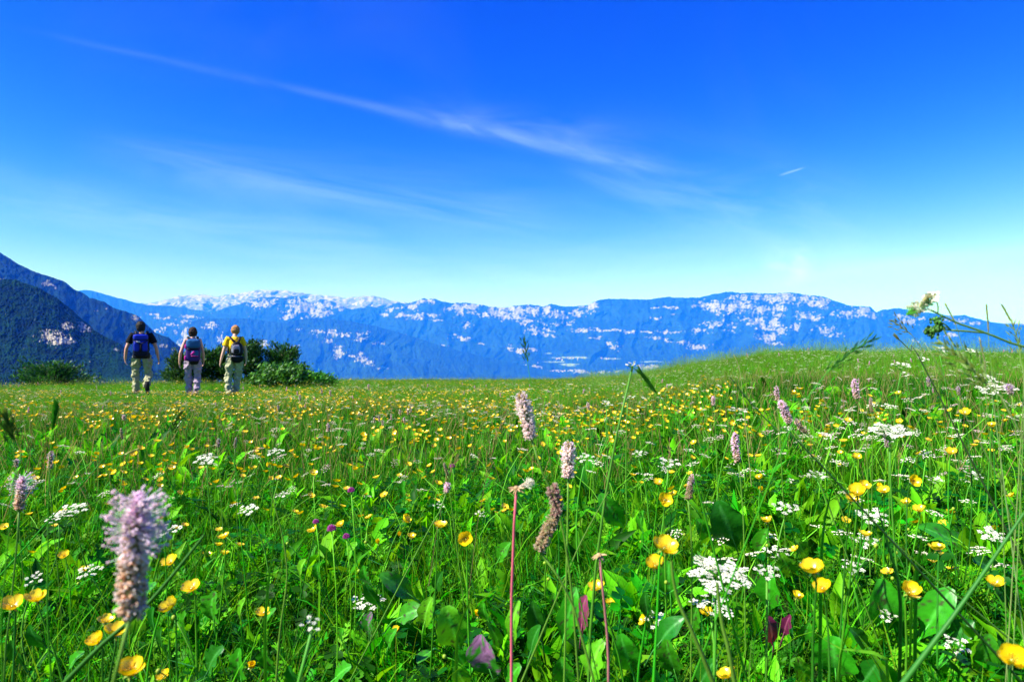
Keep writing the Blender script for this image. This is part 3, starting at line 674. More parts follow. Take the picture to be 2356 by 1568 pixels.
def ring(dens, r0, r1, a0=-50, a1=50):
    return wedge(int(dens * (r1 * r1 - r0 * r0) / 2 * radians(a1 - a0)), r0, r1, a0, a1)
def rot_of(n, tilt=.15):
    return np.stack([rng.normal(0, tilt, n), rng.normal(0, tilt, n), rng.uniform(0, 2 * pi, n)], -1)
def prim(x, y): return np.stack([x, y, ground(x, y)], -1)

GPAL = [G_COL, G_COL, G_LT, G_DK, G_DK, (0.06, 0.22, 0.01)]
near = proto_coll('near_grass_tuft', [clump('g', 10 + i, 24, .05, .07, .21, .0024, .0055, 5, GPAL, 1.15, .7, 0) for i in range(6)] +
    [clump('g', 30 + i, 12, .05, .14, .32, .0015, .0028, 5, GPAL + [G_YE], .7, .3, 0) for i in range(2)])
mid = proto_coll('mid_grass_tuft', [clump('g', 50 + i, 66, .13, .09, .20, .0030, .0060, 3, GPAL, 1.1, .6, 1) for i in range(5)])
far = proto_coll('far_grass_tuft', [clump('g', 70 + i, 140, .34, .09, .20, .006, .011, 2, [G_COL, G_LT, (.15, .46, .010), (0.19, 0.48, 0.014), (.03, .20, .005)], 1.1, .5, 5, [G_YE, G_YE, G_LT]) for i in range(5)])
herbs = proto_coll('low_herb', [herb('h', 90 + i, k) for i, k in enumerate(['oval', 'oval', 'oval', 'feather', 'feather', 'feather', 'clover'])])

def lay(name, coll, k, xy, s0, s1, tilt=.15, dens_noise=None, idxw=None, label=None, room=False):
    x, y = xy
    if dens_noise is not None:
        sc_, lo, hi, sd = dens_noise
        keep = rng.random(len(x)) < sst(fbm(x * sc_ + 31, y * sc_ + 17, sd, 3), lo, hi); x, y = x[keep], y[keep]
    if room: k_ = leave_room(prim(x, y), .10); x, y = x[k_], y[k_]
    n = len(x); sc_arr = rng.uniform(s0, s1, n); th_ = np.arctan2(x, y); r_ = np.hypot(x, y)
    # trodden, shorter growth along the hikers' path
    sc_arr = sc_arr * (1 - (.45 if 'grass' in name else .15) * sst(th_, radians(-35), radians(-31)) * (1 - sst(th_, radians(-22), radians(-20))) * sst(r_, 8, 10) * (1 - sst(r_, 17, 19)))
    return scatter(name, coll, prim(x, y), rot_of(n, tilt), sc_arr, rng.choice(k, n, p=idxw) if idxw else rng.integers(0, k, n), label=label)
x0, y0 = ring(430, .35, 3.2, -55, 55)
lay('meadow_grass', near, 8, (x0, y0), .55, 1.05, .2, label='dense green grass growing close by in the foreground', room=True)
lay('meadow_grass', mid, 5, ring(95, 2.8, 9, -50, 50), .65, 1.05, label='green grass across the middle of the meadow')
lay('meadow_grass', far, 5, ring(30, 8, 34, -48, 48), .42, .70, .1, label='lighter grass towards the rim of the meadow')
lay('low_herbs', herbs, 7, ring(420, .5, 3.4, -50, 50), .8, 1.7, .35, (2.2, .30, .62, 4), label='small leafy herbs between the grass', room=True)
lay('low_herbs', herbs, 7, ring(520, .5, 3.4, -50, 50), .35, .75, .4, label='carpet of tiny leaves covering the soil')
lay('low_herbs', herbs, 7, ring(60, 3.2, 7, -48, 48), 1.2, 2.2, .35, (2.2, .30, .62, 4), label='leafy herbs further off between the grass')
fr = proto_coll('fringe_grass', [far_haze_grass('f', 130 + i, .34, 22, .30, [(0.17, 0.36, 0.06), (0.20, 0.40, 0.07), (0.10, 0.30, 0.02), (.22, .32, .07)]) for i in range(5)])
lay('flowering_grass', fr, 5, ring(4, 6, 31, -48, 48), .45, .8, .1, label='thin flowering grass culms on the far part of the meadow')
lay('flowering_grass', fr, 5, ring(8, 15, 28, 6, 48), .6, 1.1, .1, label='thin flowering grass culms fringing the hill on the right')
fn = proto_coll('thin_culm', [far_haze_grass('f', 140 + i, .40, 3, .10, [G_YE, G_COL, (0.10, 0.22, 0.04), STRAW]) for i in range(5)])
lay('flowering_grass', fn, 5, ring(2, 1.5, 6, -48, 48), .7, 1.15, .15, label='single flowering grass culms in the near meadow')

# small flowers past the nearest three hundred of each kind: joined masses
ybf = proto_coll('far_yellow_flower', [far_butter('y', 155 + i, .17, .014, 1 + i % 3) for i in range(5)])
wbf = proto_coll('far_white_flower', [far_umbel('w', 166 + i, .17, .026, [WHT, (.78, .74, .62), (.7, .55, .55)][i % 3], 9) for i in range(6)])
yb = proto_coll('small_yellow_flower', [far_butter('y', 150 + i, .27, .0125, 1 + i % 3) for i in range(5)])
wb = proto_coll('small_white_flower', [far_umbel('w', 160 + i, .27, .026, [WHT, (.78, .74, .62), (.7, .55, .55)][i % 3]) for i in range(6)])
pb = proto_coll('small_pink_spike', [far_spike('p', 170 + i, .33, .05, .009, PNK, (.50, .30, .22)) for i in range(4)])
bx, by = ring(62, 2.8, 6.3, -48, 18); bx2, by2 = ring(30, 2.5, 4.4, 18, 46); bx, by = np.concatenate([bx, bx2]), np.concatenate([by, by2])
lay('buttercup_drifts', yb, 5, (bx, by), .85, 1.15, .2, (.8, .38, .60, 8), label='mass of small yellow buttercups across the middle of the meadow')
lay('buttercup_drifts', ybf, 5, ring(30, 6, 15, -48, 14), .7, 1.1, .2, (.6, .36, .64, 9), label='mass of tiny yellow buttercups left of centre')
lay('buttercup_drifts', ybf, 5, ring(8, 9, 24, -48, 10), .7, 1.05, .2, label='scattered tiny yellow flowers in the far meadow')
lay('white_flower_drifts', wb, 6, ring(26, 2.6, 8, -25, 48), .5, 1.0, .25, (.8, .38, .62, 18), label='white umbel flowers scattered over the middle of the meadow')
lay('white_flower_drifts', wbf, 6, ring(26, 6, 17, -48, 48), .6, 1.1, .25, (.4, .30, .65, 19), label='small white umbel flowers in the far meadow')
lay('white_flower_drifts', wbf, 6, ring(7, 14, 27, -48, 48), .6, 1.05, .2, label='tiny white flowers near the rim of the meadow')
lay('pink_spike_drifts', pb, 4, ring(.6, 5.5, 14, -48, 48), .6, .95, .15, label='tiny pink plantain spikes in the far meadow')

# ------------------------------------------------------------------ shrubs at the rim of the meadow
def conifer(name, label, u, vtop, vbot, wpx, d, seed, cols, n=2600, kind='spray', lean=0.0):
    R = random.Random(seed)
    top = P(u, vtop, d); wid = wpx * d / F * .5
    gx_, gy_ = top.x, top.y; g = gz1(gx_, gy_); H = top.z - g
    t = thing(name, label, 'shrub', (gx_, gy_, g), 0, 'shrubs at the rim of the meadow')
    mb = MB(); st = MB(); nbr = 46 if kind == 'spray' else 60
    st.tube([(0, 0, -.3), (lean * .3, 0, H * .4), (lean, 0, H * .8)], [.05, .035, .012], (.10, .07, .045), 6)
    for b_ in range(nbr):
        q = b_ / nbr; az = b_ * 2.4 + R.uniform(-.4, .4)
        z0 = H * (.02 + .75 * q); reach = wid * (1.0 - .55 * q ** 1.5) * R.uniform(.55, 1.22)
        zt = z0 + (H * R.uniform(.12, .34)) * (1.0 if kind == 'spray' else .8)
        zt = min(zt, H * R.uniform(.78, 1.08))
        p0 = Vector((lean * q, 0, z0)); p1 = Vector((cos(az) * reach + lean * q, sin(az) * reach * .8, zt))
        br = curve(p0, p1, (0, 0, -.05 * H), 7); st.tube(br, [.012, .010, .009, .007, .006, .004, .002], (.09, .06, .04), 3, False)
        m_ = n // nbr
        for k in range(m_):
            s_ = R.uniform(.25, 1.0) ** .8; i = min(5, int(s_ * 6)); c = br[i].lerp(br[i + 1], s_ * 6 - i if s_ < 1 else 1)
            dr = (br[i + 1] - br[i]).normalized()
            sp_ = .07 * wid + .02
            c = c + Vector((R.gauss(0, sp_), R.gauss(0, sp_), R.gauss(0, sp_ * .8)))
            cc = vary(R.choice(cols), R, .3)
            if kind == 'spray':
                dd = (dr * 1.1 + Vector((R.gauss(0, .5), R.gauss(0, .5), R.gauss(.35, .4)))).normalized()
                L = R.uniform(.07, .17); sd = dd.cross(Vector((R.gauss(0, 1), R.gauss(0, 1), R.gauss(0, 1)))).normalized()
                mb.ribbon([c, c + dd * L * .5, c + dd * L + Vector((0, 0, -.01))], [.018, .030, .002], sd, tuple(x * .8 for x in cc), cc)
                for sg in (-1, 1):
                    e = c + dd * L * .35; e2 = e + (dd * .7 + sd * sg * .8).normalized() * L * .5
                    mb.ribbon([e, e2], [.016, .003], dd.cross(sd), cc)
            else:
                nn = Vector((R.gauss(0, 1), R.gauss(-.3, 1), R.gauss(.6, 1))).normalized(); a = nn.orthogonal().normalized()
                L = R.uniform(.03, .06); mb.ribbon([c - a * L, c, c + a * L], [.006, L * .9, .002], nn.cross(a), cc)
    mb.build('crown', M_NEEDLE, t, smooth=False); st.build('branches', M_STEM, t)
    return t
JUN = [(.010, .080, .006), (.024, .13, .008), (.005, .035, .006), (.05, .19, .012)]
JUL = [(.014, .085, .006), (.04, .17, .010), (.07, .22, .015), (.008, .05, .005)]
LGT = [(.045, .21, .008), (.09, .30, .010), (.015, .10, .005), (.02, .13, .005)]
conifer('juniper_shrub', 'low dark juniper shrub alone at the left rim of the meadow', 122, 832, 885, 185, 19.5, 1, JUN, 3600)
conifer('juniper_shrub', 'feathery green shrub directly left of and behind the middle hiker', 428, 808, 890, 100, 19.5, 2, JUL, 2600)
conifer('spruce_shrub', 'dark spruce shrub between the middle hiker and the hiker in yellow', 490, 794, 890, 100, 20.3, 3, JUN, 3200)
conifer('spruce_shrub', 'tallest dark spruce shrub right behind the hiker in yellow', 566, 776, 890, 110, 20.0, 4, JUN, 3400)
conifer('spruce_shrub', 'dark rounded shrub right of the hiker in yellow, topmost above the light green bush', 648, 794, 890, 112, 20.5, 5, JUL[:2] + JUN, 3400)
conifer('leafy_bush', 'light green leafy bush low in front of the dark shrubs', 650, 838, 900, 165, 17.8, 6, LGT, 6400, 'leaf')
conifer('leafy_bush', 'rightmost small light green bush sloping down to the meadow rim', 730, 856, 900, 95, 18.0, 7, LGT, 2800, 'leaf')

# ------------------------------------------------------------------ hikers
def loft(mb, pts, rad, col=(1, 1, 1), n=14, side=(1, 0, 0)):
    pts = [Vector(p) for p in pts]; m = len(pts); V = []
    side = Vector(side)
    for i, p in enumerate(pts):
        t = (pts[min(i + 1, m - 1)] - pts[max(i - 1, 0)]).normalized()
        a = (side - t * side.dot(t)).normalized(); bb = t.cross(a)
        rx, ry = rad[i] if hasattr(rad[i], '__len__') else (rad[i], rad[i])
        for k in range(n):
            an = 2 * pi * k / n; V.append(p + a * cos(an) * rx + bb * sin(an) * ry)
    Fc = [(i * n + k, i * n + (k + 1) % n, (i + 1) * n + (k + 1) % n, (i + 1) * n + k) for i in range(m - 1) for k in range(n)]
    Fc += [tuple(range(n - 1, -1, -1)), tuple(range((m - 1) * n, m * n))]
    mb.add(V, Fc, col)
def spow(x, e): return math.copysign(abs(x) ** e, x)
def puff(mb, c, hw, hd, hh, e=.45, e2=.45, col=(1, 1, 1), nu=24, nv=14, taper=0.0, rot=None):
    V = []
    for j in range(nv + 1):
        th = -pi / 2 + pi * j / nv
        for i in range(nu):
            ph = 2 * pi * i / nu; cz = spow(sin(th), e2); cr = spow(cos(th), e2); k = 1 - taper * cz
            p = Vector((hw * cr * spow(cos(ph), e) * k, hd * cr * spow(sin(ph), e) * k, hh * cz))
            V.append((rot @ p if rot else p) + Vector(c))
    Fc = [(j * nu + i, j * nu + (i + 1) % nu, (j + 1) * nu + (i + 1) % nu, (j + 1) * nu + i) for j in range(nv) for i in range(nu)]
    mb.add(V, Fc, col)
def remesh(o, vox, sm=4, disp=0.0, dscale=.12, seed=0):
    m = o.modifiers.new('union', 'REMESH'); m.mode = 'VOXEL'; m.voxel_size = vox; m.use_smooth_shade = True
    if disp:
        tx = bpy.data.textures.new('folds', 'CLOUDS'); tx.noise_scale = dscale; tx.noise_depth = 2
        dm = o.modifiers.new('folds', 'DISPLACE'); dm.texture = tx; dm.strength = disp; dm.mid_level = .5; dm.texture_coords = 'LOCAL'
    s_ = o.modifiers.new('smooth', 'SMOOTH'); s_.iterations = sm; s_.factor = .5
def cloth(name, c, rough=.85, scale=25, var=.12): return plain(name, c, rough, var, scale, .15, .4, .004)
SKIN = plain('skin', (.62, .30, .20), .5, .08, 20, .4, .1, .001)
def skinlike(name, c):
    return plain(name, c, .5, .08, 20, .4, .1, .001)
def hair_mat(name, c):
    m, q = new_mat(name); co = q.n('ShaderNodeTexCoord')
    mp = q.n('ShaderNodeMapping', ins={0: co.outputs['Object']}); mp.inputs['Scale'].default_value = (90, 90, 14)
    nz = q.noise(mp.outputs[0], 1.0, 4, .6)
    cc = q.mix(q.ss(nz, .35, .7), tuple(x * .45 for x in c), tuple(min(1, x * 1.5) for x in c))
    pr = q.n('ShaderNodeBsdfPrincipled', ins={'Base Color': cc, 'Roughness': .65, 'Specular IOR Level': .2})
    bp = q.n('ShaderNodeBump', ins={'Strength': .8, 'Distance': .004, 'Height': nz}); q.link(bp.outputs[0], pr.inputs['Normal'])
    q.n('ShaderNodeOutputMaterial', ins={0: pr.outputs[0]}); return m

def make_person(label, loc, S, J, mats, female=False, sleeve=.5, hairstyle='short', rz=0.0, neckhole=True):
    """J: joints in metres for a 1.80 m figure seen from behind (x right, y away, z up)"""
    t = thing('person', label, 'person', loc, rz); t.scale = (S, S, S)
    w = .92 if female else 1.0
    V_ = {k: Vector(v) for k, v in J.items()}
    hd, nk, ch, wa, pe = V_['head'], V_['neck'], V_['chest'], V_['waist'], V_['pelvis']
    body = MB()
    puff(body, hd, .077, .094, .118, 1, 1, nu=20, nv=14)                                   # skull
    puff(body, hd + Vector((0, .035, -.062)), .055, .062, .062, 1, 1)                       # jaw
    puff(body, hd + Vector((0, .102, -.018)), .013, .020, .026, 1, 1, nu=10, nv=8)          # nose
    puff(body, hd + Vector((0, .088, -.066)), .026, .010, .010, 1, 1, nu=10, nv=8)          # lips
    puff(body, hd + Vector((0, .082, .030)), .055, .016, .012, 1, 1, nu=12, nv=8)           # brow
    for sx_ in (-1, 1): puff(body, hd + Vector((sx_ * .080, -.005, -.012)), .012, .022, .034, 1, 1, nu=10, nv=8)
    loft(body, [nk + Vector((0, -.01, -.06)), nk, hd + Vector((0, -.01, -.05))], [.064 * w, .056 * w, .055 * w])
    loft(body, [pe + Vector((0, 0, -.05)), pe, wa, ch, nk + Vector((0, -.01, -.05))],
         [(.13, .10), (.165 if female else .155, .115), (.125 * w, .095), (.165 * w, .115), (.07, .065)])
    for s_ in ('l', 'r'):
        sh, el, wr, fi = V_['sh_' + s_], V_['el_' + s_], V_['wr_' + s_], V_['fi_' + s_]
        loft(body, [ch.lerp(sh, .4) + Vector((0, 0, .03)), sh, sh.lerp(el, .35), el, el.lerp(wr, .35), wr],
             [.07 * w, .058 * w, .050 * w, .038 * w, .040 * w, .025 * w], side=(0, 1, 0))
        dr = (fi - wr).normalized(); sd = Vector((0, 1, 0)); sd = (sd - dr * sd.dot(dr)).normalized(); nn = dr.cross(sd)
        loft(body, [wr, wr + dr * .03, wr + dr * .09], [(.024, .018), (.036, .016), (.038, .013)], side=sd)
        inw = -1 if sh.x > 0 else 1
        for k, (o_, L) in enumerate(((-.030, .062), (-.010, .075), (.010, .080), (.029, .070))):
            a = wr + dr * .075 + sd * o_; n_ = Vector((inw, 0, 0))
            body.tube([a, a + dr * L * .5 + n_ * .006, a + dr * L * .85 + n_ * .022, a + dr * L * .95 + n_ * .036], [.0095, .009, .0085, .006], (1, 1, 1), 7)
        a = wr + dr * .03 + sd * .028
        body.tube([a, a + dr * .025 + sd * .018, a + dr * .055 + sd * .020 + Vector((inw * .012, 0, 0))], [.012, .010, .007], (1, 1, 1), 7)
        hp, kn, an = V_['hip_' + s_], V_['kn_' + s_], V_['an_' + s_]
        loft(body, [hp + Vector((0, 0, .03)), hp.lerp(kn, .3), kn, kn.lerp(an, .35), an], [.085, .078, .054, .055, .038])
        ft = V_['toe_' + s_]; loft(body, [an + Vector((0, -.03, -.02)), an.lerp(ft, .5) + Vector((0, 0, .005)), ft], [.036, .036, .026])
    o = body.build('body', mats['skin'], t, link=True); remesh(o, .0085, 3)
    # trousers
    tr = MB(); tk = .020
    loft(tr, [pe + Vector((0, 0, -.07)), pe + Vector((0, -.01, 0)), wa.lerp(pe, .25)], [(.16, .125), (.178 if not female else .175, .135), (.150, .112)])
    for s_ in ('l', 'r'):
        hp, kn, an = V_['hip_' + s_], V_['kn_' + s_], V_['an_' + s_]
        k2 = kn + Vector((0, -.01, 0)); an2 = an + (an - kn).normalized() * .015
        loft(tr, [hp + Vector((0, -.01, .03)), hp.lerp(k2, .25) + Vector((0, -.012, 0)), hp.lerp(k2, .6), k2, k2.lerp(an2, .35), k2.lerp(an2, .75), an2],
             [(.098, .115), (.102, .112), (.088, .092), (.078, .080), (.078, .082), (.072, .076), (.074, .078)])
    o = tr.build('trousers', mats['trousers'], t); remesh(o, .010, 1, .105, .085)
    # shirt
    shb = MB()
    loft(shb, [wa.lerp(pe, .35), wa, ch + Vector((0, 0, -.06)), ch + Vector((0, 0, .05)), nk + Vector((0, -.005, -.035))],
         [(.150 if not female else .145, .118), (.145 * w, .115), (.180 * w, .130), (.170 * w, .115), (.075, .072)])
    for s_ in ('l', 'r'):
        sh, el = V_['sh_' + s_], V_['el_' + s_]
        if sleeve > 0:
            loft(shb, [ch.lerp(sh, .3) + Vector((0, 0, .035)), sh + Vector((0, 0, .005)), sh.lerp(el, sleeve * .5), sh.lerp(el, sleeve)],
                 [.085 * w, .075 * w, .072 * w, .076 * w], side=(0, 1, 0))
        else:
            loft(shb, [ch.lerp(sh, .2) + Vector((0, 0, .03)), ch.lerp(sh, .72) + Vector((0, 0, .01))], [.08 * w, .066 * w], side=(0, 1, 0))
    o = shb.build('shirt', mats['shirt'], t); remesh(o, .009, 2, .016, .10)
    # hair
    hb = MB()
    puff(hb, hd + Vector((0, -.016, .018)), .104, .108, .122, 1, 1, nu=20, nv=14)
    if hairstyle == 'short': puff(hb, hd + Vector((0, -.045, -.036)), .090, .068, .086, .8, .9)
    elif hairstyle == 'bob':
        puff(hb, hd + Vector((0, -.030, -.030)), .092, .078, .090, .9, .8)
        for sx_ in (-1, 1): puff(hb, hd + Vector((sx_ * .068, .01, -.03)), .026, .045, .07, 1, 1)
    else: puff(hb, hd + Vector((0, -.040, -.020)), .080, .066, .072, .9, .8)
    o = hb.build('hair', mats['hair'], t); remesh(o, .008, 1, .030, .035)
    for sx_ in (-1, 1):
        e = MB(); puff(e, hd + Vector((sx_ * .030, .080, .010)), .012, .010, .008, 1, 1, nu=10, nv=8, col=(.8, .8, .8)); e.build('eye', mats['eye'], t)
    for s_ in ('l', 'r'):
        an, ft = V_['an_' + s_], V_['toe_' + s_]; bt = MB(); dr = (ft - an).normalized()
        sole = Vector((0, 0, -1)) if V_['an_' + s_].z < .13 else Vector((0, -.85, -.35)).normalized()
        loft(bt, [an + Vector((0, 0, .09)), an + Vector((0, -.005, .02)), an - dr * .03 + sole * .035], [(.052, .055), (.052, .058), (.046, .055)])
        loft(bt, [an - dr * .055 + sole * .040, an.lerp(ft, .35) + sole * .02, an.lerp(ft, .75) + sole * .005, ft + dr * .03], [(.044, .040), (.050, .048), (.054, .040), (.034, .022)])
        o = bt.build('boot', mats['boot'], t); remesh(o, .009, 2)
        sl_ = MB(); sd = Vector((1, 0, 0))
        sl_.ribbon([an - dr * .095 + sole * .075, an.lerp(ft, .4) + sole * .060, ft + dr * .06 + sole * .045], [.085, .085, .06], sd, (.02, .02, .02))
        so = sl_.build('sole', mats['boot'], t); sm = so.modifiers.new('thick', 'SOLIDIFY'); sm.thickness = .022; sm.offset = 0
    return t
EYE = plain('eye_white', (.7, .7, .7), .2)
BLACK = cloth('black_cloth', (.006, .007, .010)); KHAKI = cloth('khaki_cloth', (.34, .33, .19)); KHAKI2 = cloth('pale_khaki_cloth', (.38, .38, .23))
LILAC = cloth('greyish_lilac_cloth', (.37, .28, .37)); YSH = cloth('yellow_cotton', (.85, .50, .01)); BOOT = plain('boot_leather', (.02, .018, .017), .6)
DKP = cloth('dark_violet_top', (.05, .03, .12)); WSH = cloth('white_top', (.75, .72, .72))
D1, D2, D3 = 14.8, 15.0, 15.0
RZ = [math.atan((1178 - u) / F) for u in (325, 443, 540)]
def foot_at(u, d): p = P(u, 900, d); return (p.x, p.y, gz1(p.x, p.y))
def height_of(u, vtop, d, loc): return P(u, vtop, d).z - loc[2]
loc1 = foot_at(325, D1); H1 = height_of(320, 739, D1, loc1)
loc2 = foot_at(443, D2); H2 = height_of(442, 752, D2, loc2)
loc3 = foot_at(540, D3); H3 = height_of(543, 749, D3, loc3)
STAND = dict(head=(0, .02, 1.675), neck=(0, 0, 1.525), chest=(0, -.01, 1.33), waist=(0, 0, 1.12), pelvis=(0, 0, .97),
    sh_l=(-.195, 0, 1.445), el_l=(-.28, -.03, 1.15), wr_l=(-.30, .02, .90), fi_l=(-.30, .03, .80),
    sh_r=(.195, 0, 1.445), el_r=(.28, -.03, 1.15), wr_r=(.30, .02, .90), fi_r=(.30, .03, .80),
    hip_l=(-.095, 0, .92), kn_l=(-.11, .02, .50), an_l=(-.11, -.02, .09), toe_l=(-.12, .14, .035),
    hip_r=(.095, 0, .92), kn_r=(.10, .02, .50), an_r=(.10, -.02, .09), toe_r=(.12, .14, .035))
def pose(**k): d = dict(STAND); d.update(k); return d
manp = pose(head=(-.02, .03, 1.648), sh_l=(-.205, 0, 1.44), sh_r=(.205, 0, 1.445), el_l=(-.315, -.05, 1.14), wr_l=(-.345, .02, .87), fi_l=(-.33, .05, .77),
    el_r=(.315, -.02, 1.14), wr_r=(.365, .04, .87), fi_r=(.385, .08, .78),
    kn_l=(-.125, .12, .50), an_l=(-.105, .10, .09), toe_l=(-.12, .26, .035), hip_l=(-.10, 0, .92),
    hip_r=(.11, 0, .92), kn_r=(.155, .03, .50), an_r=(.12, -.26, .255), toe_r=(.135, -.22, .09))
person1 = make_person('tall man on the left in black T-shirt and khaki trousers, mid-stride with one heel lifted', loc1, H1 / 1.78, manp, rz=RZ[0], mats=
    dict(skin=SKIN, trousers=KHAKI, shirt=BLACK, hair=hair_mat('black_hair', (.012, .009, .008)), eye=EYE, boot=BOOT), sleeve=.62)
womp = pose(head=(0, .03, 1.630), sh_l=(-.165, 0, 1.43), sh_r=(.165, 0, 1.43), el_l=(-.275, -.04, 1.12), wr_l=(-.30, .03, .86), fi_l=(-.30, .06, .76),
    el_r=(.235, .02, 1.14), wr_r=(.255, .10, .90), fi_r=(.25, .14, .81), kn_l=(-.095, .06, .50), an_l=(-.07, .02, .09), toe_l=(-.08, .18, .035),
    kn_r=(.115, .03, .50), an_r=(.075, -.10, .10), toe_r=(.08, .05, .04))
person2 = make_person('middle hiker with short dark hair and bare arms in greyish lilac trousers', loc2, H2 / 1.762, womp, rz=RZ[1], mats=
    dict(skin=skinlike('light_skin', (.66, .36, .27)), trousers=LILAC, shirt=DKP, hair=hair_mat('dark_brown_hair', (.035, .016, .010)), eye=EYE, boot=BOOT), female=True, sleeve=0, hairstyle='bob')
w3 = pose(head=(.01, .05, 1.640), sh_l=(-.175, 0, 1.435), sh_r=(.175, 0, 1.435), el_l=(-.26, -.04, 1.13), wr_l=(-.325, -.02, .87), fi_l=(-.345, .01, .77),
    el_r=(.25, .02, 1.14), wr_r=(.265, .08, .90), fi_r=(.26, .11, .81), kn_l=(-.15, .04, .50), an_l=(-.125, -.06, .10), toe_l=(-.14, .10, .04),
    kn_r=(.07, .10, .50), an_r=(.015, .08, .09), toe_r=(.02, .24, .035))
person3 = make_person('hiker on the right with short blond hair, yellow T-shirt and pale khaki trousers', loc3, H3 / 1.762, w3, rz=RZ[2], mats=
    dict(skin=skinlike('light_skin_2', (.68, .40, .30)), trousers=KHAKI2, shirt=YSH, hair=hair_mat('blond_hair', (.42, .20, .07)), eye=EYE, boot=BOOT), female=True, sleeve=.58, hairstyle='crop')

def straps(t, mat, w, zt, zb, yb_, S=1.0, wd=.05):
    for sx_ in (-1, 1):
        m = MB(); x = sx_ * w
        m.ribbon([(x * .8, yb_, zt - .06), (x, -.06, zt + .045), (x * 1.05, .03, zt + .055), (x * 1.1, .12, zt), (x * 1.1, .15, zt - .15), (x * 1.2, .10, zt - .30), (x * 1.3, -.02, zb + .1), (x, yb_, zb + .05)], wd, (1, 0, 0), (1, 1, 1))
        o = m.build('shoulder_strap', mat, t); k = o.modifiers.new('thick', 'SOLIDIFY'); k.thickness = .012
def backpack(label, person, S, build):
    t = thing('backpack', label, 'backpack', person.location, person.rotation_euler[2], None); t.scale = (S, S, S); build(t); return t
BLUE = cloth('royal_blue_nylon', (.008, .025, .42), .5); NAVY = cloth('navy_nylon', (.006, .008, .035), .5)
TEAL = cloth('petrol_blue_nylon', (.02, .10, .27), .5); MAG = cloth('magenta_nylon', (.45, .02, .27), .5); PURP = cloth('dark_purple_nylon', (.05, .02, .16), .5)
BLK = cloth('black_nylon', (.008, .008, .012), .5); GREY = cloth('grey_lilac_nylon', (.20, .19, .28), .4); WHI = plain('white_print', (.8, .8, .8), .6)
def one(name, mat, t, fn, disp=.006, vox=.009):
    m = MB(); fn(m); o = m.build(name, mat, t); remesh(o, vox, 1, disp, .05); return o
def bp1(t):
    one('pack_body', NAVY, t, lambda m: puff(m, (-.02, -.20, 1.20), .165, .085, .26, .5, .35))
    one('lid', BLUE, t, lambda m: puff(m, (-.02, -.23, 1.395), .160, .085, .070, .5, .5))
    one('front_panel', BLUE, t, lambda m: (puff(m, (-.105, -.275, 1.17), .062, .035, .115, .5, .5), puff(m, (.068, -.275, 1.17), .060, .035, .115, .5, .5)))
    one('front_panel', BLUE, t, lambda m: puff(m, (-.02, -.265, 1.275), .150, .03, .040, .5, .5))
    for a, c in (((-.15, 1.30), (-.02, 1.235)), ((.11, 1.30), (-.02, 1.235)), ((-.02, 1.235), (-.02, 1.03))):
        m = MB(); m.tube([(a[0], -.315, a[1]), (c[0], -.322, c[1])], .011, (1, 1, 1), 6); m.build('compression_strap', BLK, t)
    one('logo_patch', WHI, t, lambda m: puff(m, (-.075, -.300, 1.285), .050, .012, .014, .6, .6), 0, .006)
    one('hip_belt_hem_and_shadow', BLK, t, lambda m: (puff(m, (0, -.02, .965), .190, .160, .085, .8, .4)), .004)  # belt made taller in black to include the shirt hem and the shadow
    straps(t, BLK, .12, 1.50, .98, -.16)
backpack('royal blue backpack with a small white print worn by the tall man', person1, H1 / 1.78, bp1)
def bp2(t):
    one('pack_body', PURP, t, lambda m: puff(m, (.01, -.20, 1.17), .170, .085, .27, .5, .35))
    one('lid', TEAL, t, lambda m: puff(m, (.015, -.235, 1.345), .165, .095, .115, .5, .55), .010)
    one('front_pocket', TEAL, t, lambda m: puff(m, (.045, -.275, 1.10), .085, .045, .080, .5, .5))
    m = MB(); m.ribbon([(-.035, -.335, 1.065), (.035, -.338, 1.145)], .055, (1, 0, 0), (1, 1, 1)); o = m.build('pocket_flash', MAG, t); o.modifiers.new('t', 'SOLIDIFY').thickness = .012
    one('pocket_piping', MAG, t, lambda m: puff(m, (.045, -.300, 1.035), .085, .025, .014, .6, .6), 0, .006)
    for z_, x_ in ((1.27, -.155), (.985, -.165)):
        one('side_pocket', MAG, t, lambda m: puff(m, (x_, -.215, z_), .028, .055, .060, .6, .6))
    one('lid_strap', BLK, t, lambda m: puff(m, (.015, -.262, 1.205), .150, .045, .022, .6, .6), 0, .007)
    one('tied_jacket', BLK, t, lambda m: (puff(m, (0, -.01, .985), .185, .150, .045, .8, .5), puff(m, (.03, -.13, .91), .120, .035, .085, .6, .5, taper=-.15)), .02)
    straps(t, BLK, .105, 1.475, .98, -.16)
backpack('petrol blue and purple backpack with magenta trim worn by the middle hiker', person2, H2 / 1.762, bp2)
